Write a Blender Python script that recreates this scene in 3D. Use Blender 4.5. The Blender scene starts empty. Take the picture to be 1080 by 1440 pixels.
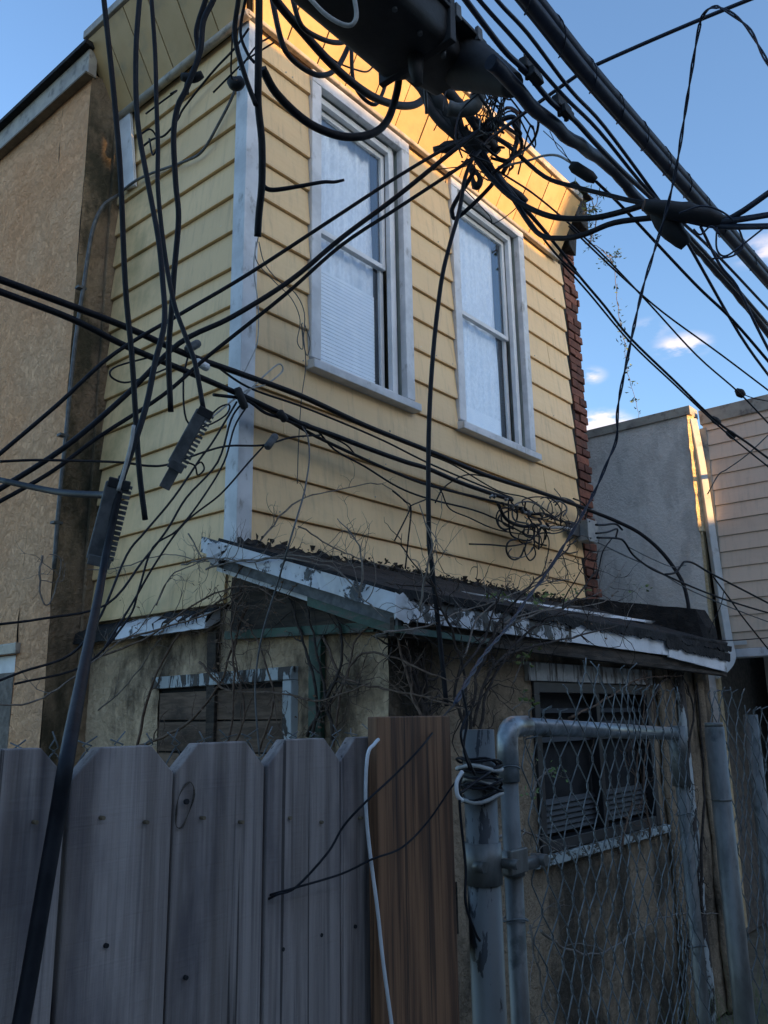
import bpy, math, random
from mathutils import Vector, Matrix, noise
random.seed(7)
S = bpy.context.scene
COL = S.collection
rad = math.radians

# ------------------------------------------------------------------ camera
EYE = Vector((0, 0, 1.65))
FPX = 1190.0                       # focal length for a picture 1080 wide
Rm = Matrix(((0.64676823, -0.17028114, -0.74343472),
             (-0.76251966, -0.16476293, -0.62563324),
             (-0.01595694, 0.97152329, -0.23640614)))
cam_data = bpy.data.cameras.new('camera')
cam = bpy.data.objects.new('camera', cam_data)
COL.objects.link(cam)
M4 = Rm.transposed().transposed().to_4x4(); M4.translation = EYE
# to cut the mirror: right, up, back columns
cam.matrix_world = M4
cam_data.sensor_fit = 'HORIZONTAL'; cam_data.sensor_width = 36
cam_data.lens = 36 * FPX / 1080
cam_data.clip_start = 0.05; cam_data.clip_end = 2000
S.camera = cam

# ------------------------------------------------------------------ world, sun
SUN_EL, SUN_PHI = 12.0, 1.5        # low evening sun from behind, a little from the right
w = bpy.data.worlds.new('World'); S.world = w; w.use_nodes = True
nt = w.node_tree; nt.nodes.clear()
def N(nt, t, **k):
    n = nt.nodes.new(t)
    for a, b in k.items(): setattr(n, a, b)
    return n
sky = N(nt, 'ShaderNodeTexSky', sky_type='NISHITA', sun_disc=False)
sky.sun_elevation = rad(SUN_EL); sky.sun_rotation = rad(180 - SUN_PHI)
sky.air_density = 1.0; sky.dust_density = 1.6; sky.ozone_density = 3.6
bg = N(nt, 'ShaderNodeBackground'); bg.inputs[1].default_value = 0.15
out = N(nt, 'ShaderNodeOutputWorld')
tc = N(nt, 'ShaderNodeTexCoord')
# clouds: small fair-weather puffs low over the roofs
def math_n(nt, op, a, b=None):
    n = N(nt, 'ShaderNodeMath', operation=op)
    for i, v in enumerate((a, b)):
        if v is None: continue
        if isinstance(v, (int, float)): n.inputs[i].default_value = v
        else: nt.links.new(v, n.inputs[i])
    return n.outputs[0]
def smooth_n(nt, v, a, b, c=0.0, d=1.0):
    n = N(nt, 'ShaderNodeMapRange', interpolation_type='SMOOTHSTEP')
    nt.links.new(v, n.inputs[0])
    for i, x in enumerate((a, b, c, d)): n.inputs[i + 1].default_value = x
    return n.outputs[0]
mp = N(nt, 'ShaderNodeMapping'); mp.inputs['Scale'].default_value = (1, 1, 2.6)
nt.links.new(tc.outputs['Generated'], mp.inputs['Vector'])
cn = N(nt, 'ShaderNodeTexNoise'); cn.inputs['Scale'].default_value = 19; cn.inputs['Detail'].default_value = 7; cn.inputs['Roughness'].default_value = 0.55
nt.links.new(mp.outputs[0], cn.inputs['Vector'])
total = None
for (px, py, r, amp) in ((960, 487, 0.038, 1.0), (840, 600, 0.050, 1.6), (1090, 350, 0.05, 0.6), (912, 465, 0.035, 0.35), (822, 530, 0.03, .8), (1120, 300, .04, .6), (1300, 500, .08, 1), (100, -300, .1, .4)):
    dv = (Rm @ Vector((px - 540, 720 - py, -FPX))).normalized()
    vm = N(nt, 'ShaderNodeVectorMath', operation='SUBTRACT'); nt.links.new(tc.outputs['Generated'], vm.inputs[0]); vm.inputs[1].default_value = dv
    vs = N(nt, 'ShaderNodeVectorMath', operation='MULTIPLY'); nt.links.new(vm.outputs[0], vs.inputs[0]); vs.inputs[1].default_value = (1, 1, 2.2)
    vl = N(nt, 'ShaderNodeVectorMath', operation='LENGTH'); nt.links.new(vs.outputs[0], vl.inputs[0])
    m = smooth_n(nt, vl.outputs['Value'], r, r * 0.1, 0, amp)
    total = m if total is None else math_n(nt, 'ADD', total, m)
cl = math_n(nt, 'MULTIPLY', total, smooth_n(nt, cn.outputs['Fac'], 0.42, 0.66))
cl = math_n(nt, 'MINIMUM', cl, 0.6)
mx = N(nt, 'ShaderNodeMix', data_type='RGBA')
nt.links.new(cl, mx.inputs[0]); nt.links.new(sky.outputs[0], mx.inputs[6]); mx.inputs[7].default_value = (3.6, 3.1, 3.1, 1)
nt.links.new(mx.outputs[2], bg.inputs[0]); nt.links.new(bg.outputs[0], out.inputs[0])

sd = bpy.data.lights.new('sun', 'SUN'); sun = bpy.data.objects.new('sun', sd); COL.objects.link(sun)
sd.energy = 3.4; sd.angle = rad(0.5); sd.color = (1.0, 0.56, 0.22)
to_sun = Vector((math.sin(rad(SUN_PHI)) * math.cos(rad(SUN_EL)), -math.cos(rad(SUN_PHI)) * math.cos(rad(SUN_EL)), math.sin(rad(SUN_EL))))
sun.rotation_euler = to_sun.to_track_quat('Z', 'Y').to_euler()
S.view_settings.view_transform = 'Standard'; S.view_settings.look = 'None'
S.view_settings.exposure = 1.52; S.view_settings.use_white_balance = True; S.view_settings.white_balance_temperature = 6950; S.view_settings.gamma = 1; S.view_settings.use_curve_mapping = False
S.render.engine = 'CYCLES'

# ------------------------------------------------------------------ picking real points
def at(px, py, x=None, y=None, z=None, d=None):
    r = Rm @ Vector((px - 540, 720 - py, -FPX))
    if x is not None: k = x / r.x
    elif y is not None: k = y / r.y
    elif z is not None: k = (z - EYE.z) / r.z
    else: k = d / FPX
    return EYE + r * k

# ------------------------------------------------------------------ materials
MATS = {}
def base(name):
    m = bpy.data.materials.new(name); m.use_nodes = True; MATS[name] = m
    nt = m.node_tree; b = nt.nodes['Principled BSDF']
    return m, nt, b
def coords(nt, scale=(1, 1, 1), rnd=True):
    tc = N(nt, 'ShaderNodeTexCoord'); v = tc.outputs['Object']
    if rnd:
        oi = N(nt, 'ShaderNodeObjectInfo'); a = N(nt, 'ShaderNodeVectorMath', operation='MULTIPLY_ADD')
        cb = N(nt, 'ShaderNodeCombineXYZ')
        for i in range(3): nt.links.new(oi.outputs['Random'], cb.inputs[i])
        nt.links.new(cb.outputs[0], a.inputs[0]); a.inputs[1].default_value = (17, 23, 31); nt.links.new(v, a.inputs[2]); v = a.outputs[0]
    mp = N(nt, 'ShaderNodeMapping'); mp.inputs['Scale'].default_value = scale
    nt.links.new(v, mp.inputs['Vector']); return mp.outputs[0]
def noise_n(nt, vec, scale, detail=4, rough=0.6, dist=0.0):
    n = N(nt, 'ShaderNodeTexNoise'); nt.links.new(vec, n.inputs['Vector'])
    n.inputs['Scale'].default_value = scale; n.inputs['Detail'].default_value = detail
    n.inputs['Roughness'].default_value = rough; n.inputs['Distortion'].default_value = dist
    return n.outputs['Fac']
def mixc(nt, f, a, b):
    m = N(nt, 'ShaderNodeMix', data_type='RGBA')
    for i, v in ((0, f), (6, a), (7, b)):
        if hasattr(v, 'is_linked') or hasattr(v, 'links'): nt.links.new(v, m.inputs[i])
        elif isinstance(v, (int, float)): m.inputs[i].default_value = v
        else: m.inputs[i].default_value = tuple(v) + (1,)
    return m.outputs[2]
def bump(nt, b, h, strength, dist):
    n = N(nt, 'ShaderNodeBump'); n.inputs['Strength'].default_value = strength; n.inputs['Distance'].default_value = dist
    nt.links.new(h, n.inputs['Height']); nt.links.new(n.outputs[0], b.inputs['Normal'])
def vary(nt, col, amt):
    oi = N(nt, 'ShaderNodeObjectInfo'); h = N(nt, 'ShaderNodeHueSaturation')
    f = smooth_n(nt, oi.outputs['Random'], 0, 1, 1 - amt, 1 + amt)
    nt.links.new(f, h.inputs['Value']); nt.links.new(col, h.inputs['Color']); return h.outputs[0]
def mat(name, c1, c2, scale=8, rough=0.7, bs=0.0, bd=0.01, bscale=60, stretch=(1, 1, 1), c3=None, s3=2, t3=(.55, .7), st3=(1, 1, 1), metallic=0, var=0.0, lo=.35, hi=.65, spec=.5, det=5):
    m, nt, b = base(name)
    v = coords(nt, stretch)
    f = smooth_n(nt, noise_n(nt, v, scale, det), lo, hi)
    c = mixc(nt, f, c1, c2)
    if c3:
        v3 = coords(nt, st3)
        c = mixc(nt, smooth_n(nt, noise_n(nt, v3, s3, 6, .65), t3[0], t3[1]), c, c3)
    if var: c = vary(nt, c, var)
    nt.links.new(c, b.inputs['Base Color'])
    b.inputs['Roughness'].default_value = rough; b.inputs['Metallic'].default_value = metallic
    b.inputs['Specular IOR Level'].default_value = spec
    if bs: bump(nt, b, noise_n(nt, coords(nt, stretch), bscale, 5), bs, bd)
    return m

m_siding = None
def siding_mat(name, c1, c2, dirt, green):
    m, nt, b = base(name)
    v = coords(nt, (1, 1, 1), False)
    c = mixc(nt, noise_n(nt, v, 2.2, 5, .6), c1, c2)
    # rain streaks and grime
    vs = coords(nt, (9, 9, .7), True)
    c = mixc(nt, smooth_n(nt, noise_n(nt, vs, 3, 6, .7), .47, .80, 0, .62), c, dirt)
    c = mixc(nt, smooth_n(nt, noise_n(nt, v, 38, 6, .75), .62, .78, 0, .35), c, dirt)
    # chips and scuffs
    c = mixc(nt, smooth_n(nt, noise_n(nt, coords(nt, (1, 1, 2.5), True), 21, 3, .6), .735, .76, 0, .7), c, (.75, .72, .6))
    # algae towards the foot of the wall
    sp = N(nt, 'ShaderNodeSeparateXYZ'); nt.links.new(v, sp.inputs[0])
    g = smooth_n(nt, math_n(nt, 'ADD', sp.outputs['Z'], math_n(nt, 'MULTIPLY', noise_n(nt, v, 3.5, 5), -1.6)), 1.75, .9, 0, .5)
    g2 = smooth_n(nt, sp.outputs['Y'], 3.05, 3.9, 0, 1)
    c = mixc(nt, math_n(nt, 'MULTIPLY', g, 1.0), c, green)
    c = mixc(nt, math_n(nt, 'MULTIPLY', g2, smooth_n(nt, noise_n(nt, v, 5, 5), .35, .75, 0, .55)), c, green)
    c = vary(nt, c, .05)
    nt.links.new(c, b.inputs['Base Color']); b.inputs['Roughness'].default_value = .5; b.inputs['Specular IOR Level'].default_value = .35
    bump(nt, b, noise_n(nt, coords(nt, (1, 1, 3), True), 2.6, 3), .35, .02)
    return m
m_siding = siding_mat('yellow_siding', (.80, .54, .27), (.86, .60, .32), (.46, .32, .18), (.17, .17, .07))
m_siding2 = siding_mat('pink_beige_siding', (.76, .58, .44), (.82, .64, .50), (.52, .42, .33), (.55, .45, .34))
m_lap = mat('lap_shadow_brown', (.11, .082, .05), (.17, .125, .075), 20)  # dark brown behind the laps stands in for their shadow lines
m_cove = mat('cove_panel_paint', (.52, .34, .15), (.60, .41, .20), 3, .55, .25, .01, 9, c3=(.33, .26, .15), s3=5, t3=(.5, .8), var=.05)
m_screen = mat('dusty_insect_screen', (.010, .011, .013), (.022, .023, .025), 9, .8, .3, .004, 200, c3=(.04, .038, .034), s3=3, t3=(.5, .8), spec=.2)
m_white = mat('weathered_white_paint', (.52, .53, .54), (.68, .69, .70), 6, .5, .2, .003, 80, c3=(.27, .26, .24), s3=14, t3=(.56, .74), st3=(1, 1, .5))
m_vinyl = mat('white_window_vinyl', (.60, .62, .63), (.72, .73, .74), 5, .4, c3=(.33, .33, .32), s3=25, t3=(.62, .8))
m_trimgrey = mat('grey_eave_trim', (.30, .27, .23), (.42, .38, .31), 7, .5, c3=(.16, .14, .12), s3=12, t3=(.5, .7))
m_jamb = mat('window_jamb_wood', (.22, .25, .22), (.33, .35, .31), 30, .8, stretch=(1, 1, .2))
m_curtain = mat('net_curtain', (.72, .76, .80), (.86, .89, .92), 55, .9, .3, .01, 60, stretch=(1, 1, .6), det=7, c3=(.58, .62, .66), s3=3, t3=(.45, .85))
m_blind = mat('window_blind_cloth', (.78, .82, .86), (.86, .88, .9), 9, .8)
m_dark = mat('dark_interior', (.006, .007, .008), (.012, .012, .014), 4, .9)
m_tar = mat('roof_tar', (.008, .008, .009), (.024, .023, .022), 9, .8, .8, .02, 25, c3=(.06, .055, .05), s3=7, t3=(.58, .75), spec=.3)
m_green = mat('old_green_paint', (.004, .038, .024), (.010, .062, .038), 14, .55, .4, .004, 60, c3=(.06, .05, .04), s3=9, t3=(.50, .62), st3=(1, 1, 3))
m_oldwood = mat('rotten_dark_wood', (.030, .023, .017), (.075, .056, .040), 12, .85, .6, .006, 50, stretch=(.6, .6, 5), c3=(.018, .015, .013), s3=4, t3=(.5, .7), var=.15)
m_plank = mat('faded_brown_plank', (.10, .065, .042), (.19, .125, .085), 12, .85, .6, .006, 50, stretch=(.6, .6, 5), c3=(.05, .034, .024), s3=4, t3=(.5, .7), var=.2)
m_brownboard = mat('fresh_brown_board', (.235, .112, .052), (.085, .038, .018), 9, .7, .45, .0025, 40, stretch=(9, 9, .3), c3=(.030, .014, .008), s3=5, t3=(.56, .66), st3=(16, 16, .22))
m_brick = mat('old_red_brick', (.115, .040, .026), (.19, .070, .042), 18, .9, .7, .006, 55, var=.35, c3=(.05, .035, .03), s3=9, t3=(.5, .75))
m_mortar = mat('mortar', (.14, .12, .10), (.22, .19, .16), 25, .95, .8, .01, 50)
m_galv = mat('galvanised_steel', (.085, .083, .076), (.15, .148, .138), 25, .45, .15, .002, 90, metallic=.35, c3=(.05, .055, .05), s3=13, t3=(.55, .7), stretch=(1, 1, .4))
m_galvb = mat('bright_galvanised_rail', (.17, .19, .20), (.28, .30, .31), 30, .36, .1, .002, 90, metallic=.6, c3=(.10, .09, .08), s3=16, t3=(.58, .7))
m_wire = mat('chain_link_wire', (.065, .075, .078), (.16, .175, .178), 30, .5, metallic=.4)
m_blackc = mat('black_cable_rubber', (.006, .007, .010), (.013, .014, .018), 30, .55, .3, .002, 90, c3=(.03, .03, .033), s3=8, t3=(.6, .8), spec=.18)
m_bluec = mat('haze_blue_overhead_sheath', (.010, .015, .030), (.018, .026, .048), 30, .5, .3, .002, 90, spec=.35)  # blue tint stands in for haze over the black overhead cables
m_greyc = mat('faded_grey_cable', (.055, .06, .062), (.10, .105, .105), 30, .6, .2, .002, 90)
m_palec = mat('pale_cable_sheath', (.28, .28, .27), (.40, .40, .38), 30, .6)
m_whitec = mat('white_cord_sheath', (.50, .52, .53), (.62, .63, .64), 30, .5, c3=(.2, .19, .17), s3=20, t3=(.6, .7))
m_closure = mat('dark_plastic_closure', (.005, .006, .008), (.012, .013, .016), 12, .7, .3, .004, 40)
m_clogrey = mat('weathered_grey_splice', (.045, .05, .055), (.10, .105, .11), 25, .65, .3, .004, 60)
m_boxgrey = mat('grey_utility_box', (.22, .25, .26), (.32, .35, .355), 12, .5, c3=(.10, .09, .08), s3=14, t3=(.6, .75))
m_vine = mat('dry_vine_bark', (.075, .045, .030), (.15, .10, .07), 40, .9, .5, .002, 120)
m_vineold = mat('old_grey_vine_stem', (.12, .10, .085), (.21, .18, .15), 40, .9, .5, .002, 120)
m_vinedark = mat('dark_vine_bark', (.018, .013, .011), (.05, .036, .028), 40, .9, .5, .002, 120)
m_leaf = mat('young_leaf', (.06, .11, .02), (.13, .17, .04), 15, .6, var=.2)
m_alum = mat('dented_bright_aluminium', (.66, .69, .72), (.80, .82, .84), 5, .4, .6, .02, 7, metallic=.0, c3=(.16, .15, .14), s3=8, t3=(.58, .72))
m_downs = mat('downspout_paint', (.50, .53, .53), (.60, .62, .61), 6, .5, c3=(.33, .31, .28), s3=9, t3=(.55, .75))
m_ground = mat('worn_alley_concrete', (.26, .25, .23), (.36, .34, .31), 3, .95, .6, .01, 30, c3=(.05, .05, .045), s3=1.4, t3=(.5, .7))
m_dirt = mat('dirt_ground', (.12, .10, .07), (.2, .17, .12), 3, .95, .8, .02, 20)
m_foam = mat('crumbling_foam_edge', (.62, .47, .26), (.75, .60, .38), 30, .9, .9, .02, 50)
m_moss = mat('bark_debris', (.03, .022, .016), (.06, .045, .03), 40, .95, .8, .01, 60)

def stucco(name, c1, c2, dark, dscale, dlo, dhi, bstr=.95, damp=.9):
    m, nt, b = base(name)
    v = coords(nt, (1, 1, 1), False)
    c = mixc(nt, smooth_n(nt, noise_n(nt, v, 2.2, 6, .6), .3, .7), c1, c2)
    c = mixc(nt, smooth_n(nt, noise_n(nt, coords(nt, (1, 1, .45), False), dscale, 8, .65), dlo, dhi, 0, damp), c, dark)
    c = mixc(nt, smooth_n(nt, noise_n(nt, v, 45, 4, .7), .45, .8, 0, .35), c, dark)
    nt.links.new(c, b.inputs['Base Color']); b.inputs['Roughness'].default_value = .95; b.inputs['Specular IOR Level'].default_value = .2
    h1 = smooth_n(nt, noise_n(nt, coords(nt, (1, 1, 1.2), False), 12, 7, .68, .5), .44, .66)
    h2 = noise_n(nt, v, 70, 4)
    h3 = smooth_n(nt, noise_n(nt, v, 34, 5, .65, .4), .42, .64)
    h = math_n(nt, 'ADD', math_n(nt, 'ADD', math_n(nt, 'MULTIPLY', h1, .8), math_n(nt, 'MULTIPLY', h3, .6)), math_n(nt, 'MULTIPLY', h2, .6))
    bump(nt, b, h, bstr, .008)
    return m
m_peach = stucco('peach_stucco', (.82, .43, .22), (.86, .51, .29), (.50, .31, .20), 1.2, .46, .80, 1.15, .75)
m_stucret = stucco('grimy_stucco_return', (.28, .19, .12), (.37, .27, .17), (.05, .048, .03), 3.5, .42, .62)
m_shedst = stucco('cream_stucco', (.60, .43, .27), (.68, .51, .34), (.055, .045, .035), 2.0, .50, .66)
m_shedst2 = stucco('dark_weathered_stucco', (.28, .21, .14), (.38, .29, .20), (.045, .04, .032), 2.6, .43, .62)
m_nstuc = stucco('grey_cement_render', (.74, .68, .61), (.82, .77, .70), (.55, .51, .46), 5, .45, .6, .5, .7)
m_backbrick = mat('rear_row_brick', (.30, .20, .15), (.38, .26, .20), 9, .9, .5, .01, 30)

def picket_mat():
    m, nt, b = base('weathered_grey_picket')
    v = coords(nt, (14, 14, .55), True)
    g = noise_n(nt, v, 3.2, 7, .65, .35)
    c = mixc(nt, smooth_n(nt, g, .33, .68), (.19, .158, .142), (.36, .31, .285))
    v2 = coords(nt, (60, 60, .8), True)
    c = mixc(nt, smooth_n(nt, noise_n(nt, v2, 2.5, 4, .6), .52, .75, 0, .6), c, (.07, .062, .066))
    # broad stains
    c = mixc(nt, smooth_n(nt, noise_n(nt, coords(nt, (3.5, 3.5, 1), True), 2.2, 5, .6), .50, .72, 0, .7), c, (.075, .067, .078))
    # knots
    vo = N(nt, 'ShaderNodeTexVoronoi'); nt.links.new(coords(nt, (1, 1, .55), True), vo.inputs['Vector']); vo.inputs['Scale'].default_value = 4.4; vo.inputs['Randomness'].default_value = 1
    k = smooth_n(nt, vo.outputs['Distance'], .06, .02, 0, .85)
    ring = smooth_n(nt, vo.outputs['Distance'], .13, .10, 0, .35)
    c = mixc(nt, ring, c, (.07, .06, .062)); c = mixc(nt, k, c, (.022, .017, .017))
    c = vary(nt, c, .10)
    nt.links.new(c, b.inputs['Base Color']); b.inputs['Roughness'].default_value = .85; b.inputs['Specular IOR Level'].default_value = .25
    saw = noise_n(nt, coords(nt, (2, 2, 90), True), 2.6, 3, .6)
    crk = smooth_n(nt, noise_n(nt, coords(nt, (38, 38, .45), True), 1.9, 3, .5, .2), .66, .70)
    c2 = mixc(nt, math_n(nt, 'MULTIPLY', crk, .8), c, (.03, .026, .026))
    c2 = mixc(nt, smooth_n(nt, saw, .5, .8, 0, .10), c2, (.26, .24, .23))
    nt.links.new(c2, b.inputs['Base Color'])
    h = math_n(nt, 'ADD', noise_n(nt, v2, 2.5, 4, .6), math_n(nt, 'MULTIPLY', math_n(nt, 'ADD', k, crk), -1.0))
    h = math_n(nt, 'ADD', h, math_n(nt, 'MULTIPLY', saw, .4))
    bump(nt, b, h, .6, .003)
    return m
m_picket = picket_mat()

def peel(name, paint, under, lo, hi, sc=7, st=(1, 1, 1), rough=.45, bs=.8):
    m, nt, b = base(name)
    f = noise_n(nt, coords(nt, st, True), sc, 9, .68, .5)
    k = smooth_n(nt, f, lo, hi)
    p = mixc(nt, noise_n(nt, coords(nt, (1, 1, 1), False), 12, 5), paint, tuple(x * .72 for x in paint))
    u = mixc(nt, noise_n(nt, coords(nt, (1, 1, 1), False), 30, 5), under, tuple(x * 2.2 for x in under))
    c = mixc(nt, k, p, u)
    nt.links.new(c, b.inputs['Base Color']); b.inputs['Roughness'].default_value = rough
    bump(nt, b, math_n(nt, 'ADD', math_n(nt, 'MULTIPLY', k, -1.0), math_n(nt, 'MULTIPLY', noise_n(nt, coords(nt, (1, 1, 1), True), 9, 3), 2.2)), bs, .008)
    return m
m_fascia = peel('peeling_white_fascia', (.66, .68, .71), (.014, .013, .013), .56, .575, 6)
m_fascia2 = peel('torn_white_fascia', (.68, .70, .73), (.014, .013, .013), .49, .505, 6)
m_peelpost = peel('peeling_white_wood', (.46, .50, .50), (.03, .024, .02), .50, .53, 12, (1, 1, .35), .7)
m_postpaint = peel('steel_post_with_black_paint', (.105, .108, .104), (.004, .004, .004), .53, .545, 7, (1.6, 1.6, .5), .45, .2)
m_chipsill = peel('chipped_pale_sill', (.36, .42, .42), (.05, .042, .03), .50, .53, 15, (1, 1, 2), .8)
m_lintel = peel('stained_white_lintel', (.45, .45, .43), (.06, .048, .038), .48, .60, 7, (5, 5, .8), .8)

m_glass, nt, b = base('window_glass')
nt.nodes.remove(b)
o_ = nt.nodes['Material Output']
tr = N(nt, 'ShaderNodeBsdfTransparent'); tr.inputs[0].default_value = (.975, .985, .99, 1)
gl = N(nt, 'ShaderNodeBsdfGlossy'); gl.inputs['Roughness'].default_value = .03; gl.inputs[0].default_value = (.85, .9, .95, 1)
lw = N(nt, 'ShaderNodeLayerWeight'); lw.inputs['Blend'].default_value = .5
fz = math_n(nt, 'ADD', math_n(nt, 'MULTIPLY', math_n(nt, 'POWER', lw.outputs['Facing'], 3.0), .62), .045)
ms = N(nt, 'ShaderNodeMixShader'); nt.links.new(fz, ms.inputs[0]); nt.links.new(tr.outputs[0], ms.inputs[1]); nt.links.new(gl.outputs[0], ms.inputs[2])
bn = N(nt, 'ShaderNodeBump'); bn.inputs['Strength'].default_value = .06; bn.inputs['Distance'].default_value = .02
nt.links.new(noise_n(nt, coords(nt, (1, 1, 1), False), 3, 2), bn.inputs['Height']); nt.links.new(bn.outputs[0], gl.inputs['Normal'])
nt.links.new(ms.outputs[0], o_.inputs[0])

# ------------------------------------------------------------------ mesh helpers
class MB:
    def __init__(s): s.v = []; s.f = []; s.sm = []
    def add(s, vs, fs, smooth=False):
        n = len(s.v); s.v += [tuple(p) for p in vs]
        for f in fs: s.f.append(tuple(i + n for i in f)); s.sm.append(smooth)
        return s
    def box(s, a, b, jit=0):
        (x0, y0, z0), (x1, y1, z1) = a, b
        j = lambda: random.uniform(-jit, jit)
        vs = [(x + j(), y + j(), z + j()) for z in (z0, z1) for (x, y) in ((x0, y0), (x1, y0), (x1, y1), (x0, y1))]
        return s.add(vs, [(3, 2, 1, 0), (4, 5, 6, 7), (0, 1, 5, 4), (1, 2, 6, 5), (2, 3, 7, 6), (3, 0, 4, 7)])
    def hexa(s, p):     # eight corners: bottom ring then top ring
        return s.add(p, [(3, 2, 1, 0), (4, 5, 6, 7), (0, 1, 5, 4), (1, 2, 6, 5), (2, 3, 7, 6), (3, 0, 4, 7)])
    def prism(s, poly, vec):     # polygon extruded along vec
        n = len(poly); vec = Vector(vec)
        vs = [Vector(p) for p in poly] + [Vector(p) + vec for p in poly]
        fs = [tuple(range(n - 1, -1, -1)), tuple(range(n, 2 * n))] + [(i, (i + 1) % n, n + (i + 1) % n, n + i) for i in range(n)]
        return s.add(vs, fs)
    def tube(s, pts, r, sides=6, cap=True):
        pts = [Vector(p) for p in pts]
        rr = r if isinstance(r, (list, tuple)) else [r] * len(pts)
        t0 = (pts[1] - pts[0]).normalized()
        up = Vector((0, 0, 1)) if abs(t0.z) < .9 else Vector((1, 0, 0))
        nrm = t0.cross(up).normalized(); vs = []
        for i, p in enumerate(pts):
            t = (pts[min(i + 1, len(pts) - 1)] - pts[max(i - 1, 0)])
            if t.length < 1e-9: t = t0
            t.normalize(); nrm = (nrm - t * nrm.dot(t))
            if nrm.length < 1e-6: nrm = t.orthogonal()
            nrm.normalize(); bi = t.cross(nrm)
            for k in range(sides):
                a = 2 * math.pi * k / sides
                vs.append(p + (nrm * math.cos(a) + bi * math.sin(a)) * rr[i])
        fs = [(i * sides + k, i * sides + (k + 1) % sides, (i + 1) * sides + (k + 1) % sides, (i + 1) * sides + k) for i in range(len(pts) - 1) for k in range(sides)]
        s.add(vs, fs, True)
        if cap:
            n = len(s.v) - len(vs)
            s.f.append(tuple(n + k for k in range(sides - 1, -1, -1))); s.sm.append(False)
            s.f.append(tuple(n + (len(pts) - 1) * sides + k for k in range(sides))); s.sm.append(False)
        return s
    def grid(s, fn, nu, nv, thick=None, smooth=False):
        vs = [fn(i / nu, j / nv) for j in range(nv + 1) for i in range(nu + 1)]
        fs = [(j * (nu + 1) + i, j * (nu + 1) + i + 1, (j + 1) * (nu + 1) + i + 1, (j + 1) * (nu + 1) + i) for j in range(nv) for i in range(nu)]
        return s.add(vs, fs, smooth)
    def build(s, name, m, parent=None, bevel=0, solid=0, **tags):
        me = bpy.data.meshes.new(name); me.from_pydata(s.v, [], s.f); me.materials.append(m)
        me.polygons.foreach_set('use_smooth', s.sm); me.update()
        o = bpy.data.objects.new(name, me); COL.objects.link(o)
        put(o, parent)
        if solid:
            q = o.modifiers.new('thickness', 'SOLIDIFY'); q.thickness = solid
        if bevel:
            q = o.modifiers.new('edges', 'BEVEL'); q.width = bevel; q.segments = 2; q.limit_method = 'ANGLE'
        for k, v in tags.items(): o[k] = v
        return o
def put(o, parent):
    if parent is not None:
        o.parent = parent
        if parent.type == 'EMPTY': o.location = -parent.location
def thing(name, label, cat, loc=(0, 0, 0), group=None):
    o = bpy.data.objects.new(name, None); COL.objects.link(o); o.location = loc; o.empty_display_size = .1
    o['label'] = label; o['category'] = cat
    if group: o['group'] = group
    return o
def tag(o, label, cat, group=None):
    o['label'] = label; o['category'] = cat
    if group: o['group'] = group
    return o
def copy_piece(o, parent, delta):
    c = o.copy(); COL.objects.link(c); c.parent = parent; c.location = o.location + Vector(delta); return c
def smooth_path(pts, seg=5):
    P = [Vector(p) for p in pts]
    if len(P) < 3: return [P[0].lerp(P[-1], i / 4) for i in range(5)]
    o = []
    for i in range(len(P) - 1):
        p0 = P[i - 1] if i else P[0] * 2 - P[1]; p1 = P[i]; p2 = P[i + 1]; p3 = P[i + 2] if i + 2 < len(P) else P[-1] * 2 - P[-2]
        for k in range(seg):
            t = k / seg
            o.append(.5 * ((2 * p1) + (p2 - p0) * t + (2 * p0 - 5 * p1 + 4 * p2 - p3) * t * t + (3 * p1 - p0 - 3 * p2 + p3) * t ** 3))
    o.append(P[-1]); return o

XB, YA = 2.369, 2.842            # the two faces of the yellow house
ZEAVE = 5.155
XR = 5.62                        # right end of the siding

# ------------------------------------------------------------------ setting
g = MB(); g.add([(-150, -150, -.02), (150, -150, -.02), (150, 150, -.02), (-150, 150, -.02)], [(0, 1, 2, 3)])
g.build('ground', m_dirt, kind='structure')
g = MB(); g.box((-24, -7.9, -.018), (30, .80, 0)); g.build('alley_pavement', m_ground, kind='structure')

# ------------------------------------------------------------------ yellow rowhouse
house = thing('yellow_rowhouse', 'yellow sided two storey rowhouse with two upstairs windows and a flared eave', 'house', (XB, YA, 0))
WINS = [(2.79, 3.636, 3.352, 5.125), (4.082, 4.995, 3.365, 5.150)]   # outer edge of the white trim
BEV = .021
cx_ = [XB + .012, WINS[0][0] + .03, WINS[0][1] - .03, WINS[1][0] + .03, WINS[1][1] - .03, XR - .02]
wm = MB()
wm.box((XB + .012, YA + .19, 0), (XR - .02, 9.0, 5.50))
for i in (0, 2, 4): wm.box((cx_[i], YA + .012, 0), (cx_[i + 1], YA + .188, 5.50))
for i, W_ in ((1, WINS[0]), (3, WINS[1])):
    wm.box((cx_[i] + .001, YA + .0125, 0), (cx_[i + 1] - .001, YA + .187, W_[2] + .03)); wm.box((cx_[i] + .001, YA + .0125, W_[3] - .03), (cx_[i + 1] - .001, YA + .187, 5.50))
wm.build('wall', m_lap, house)
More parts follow.
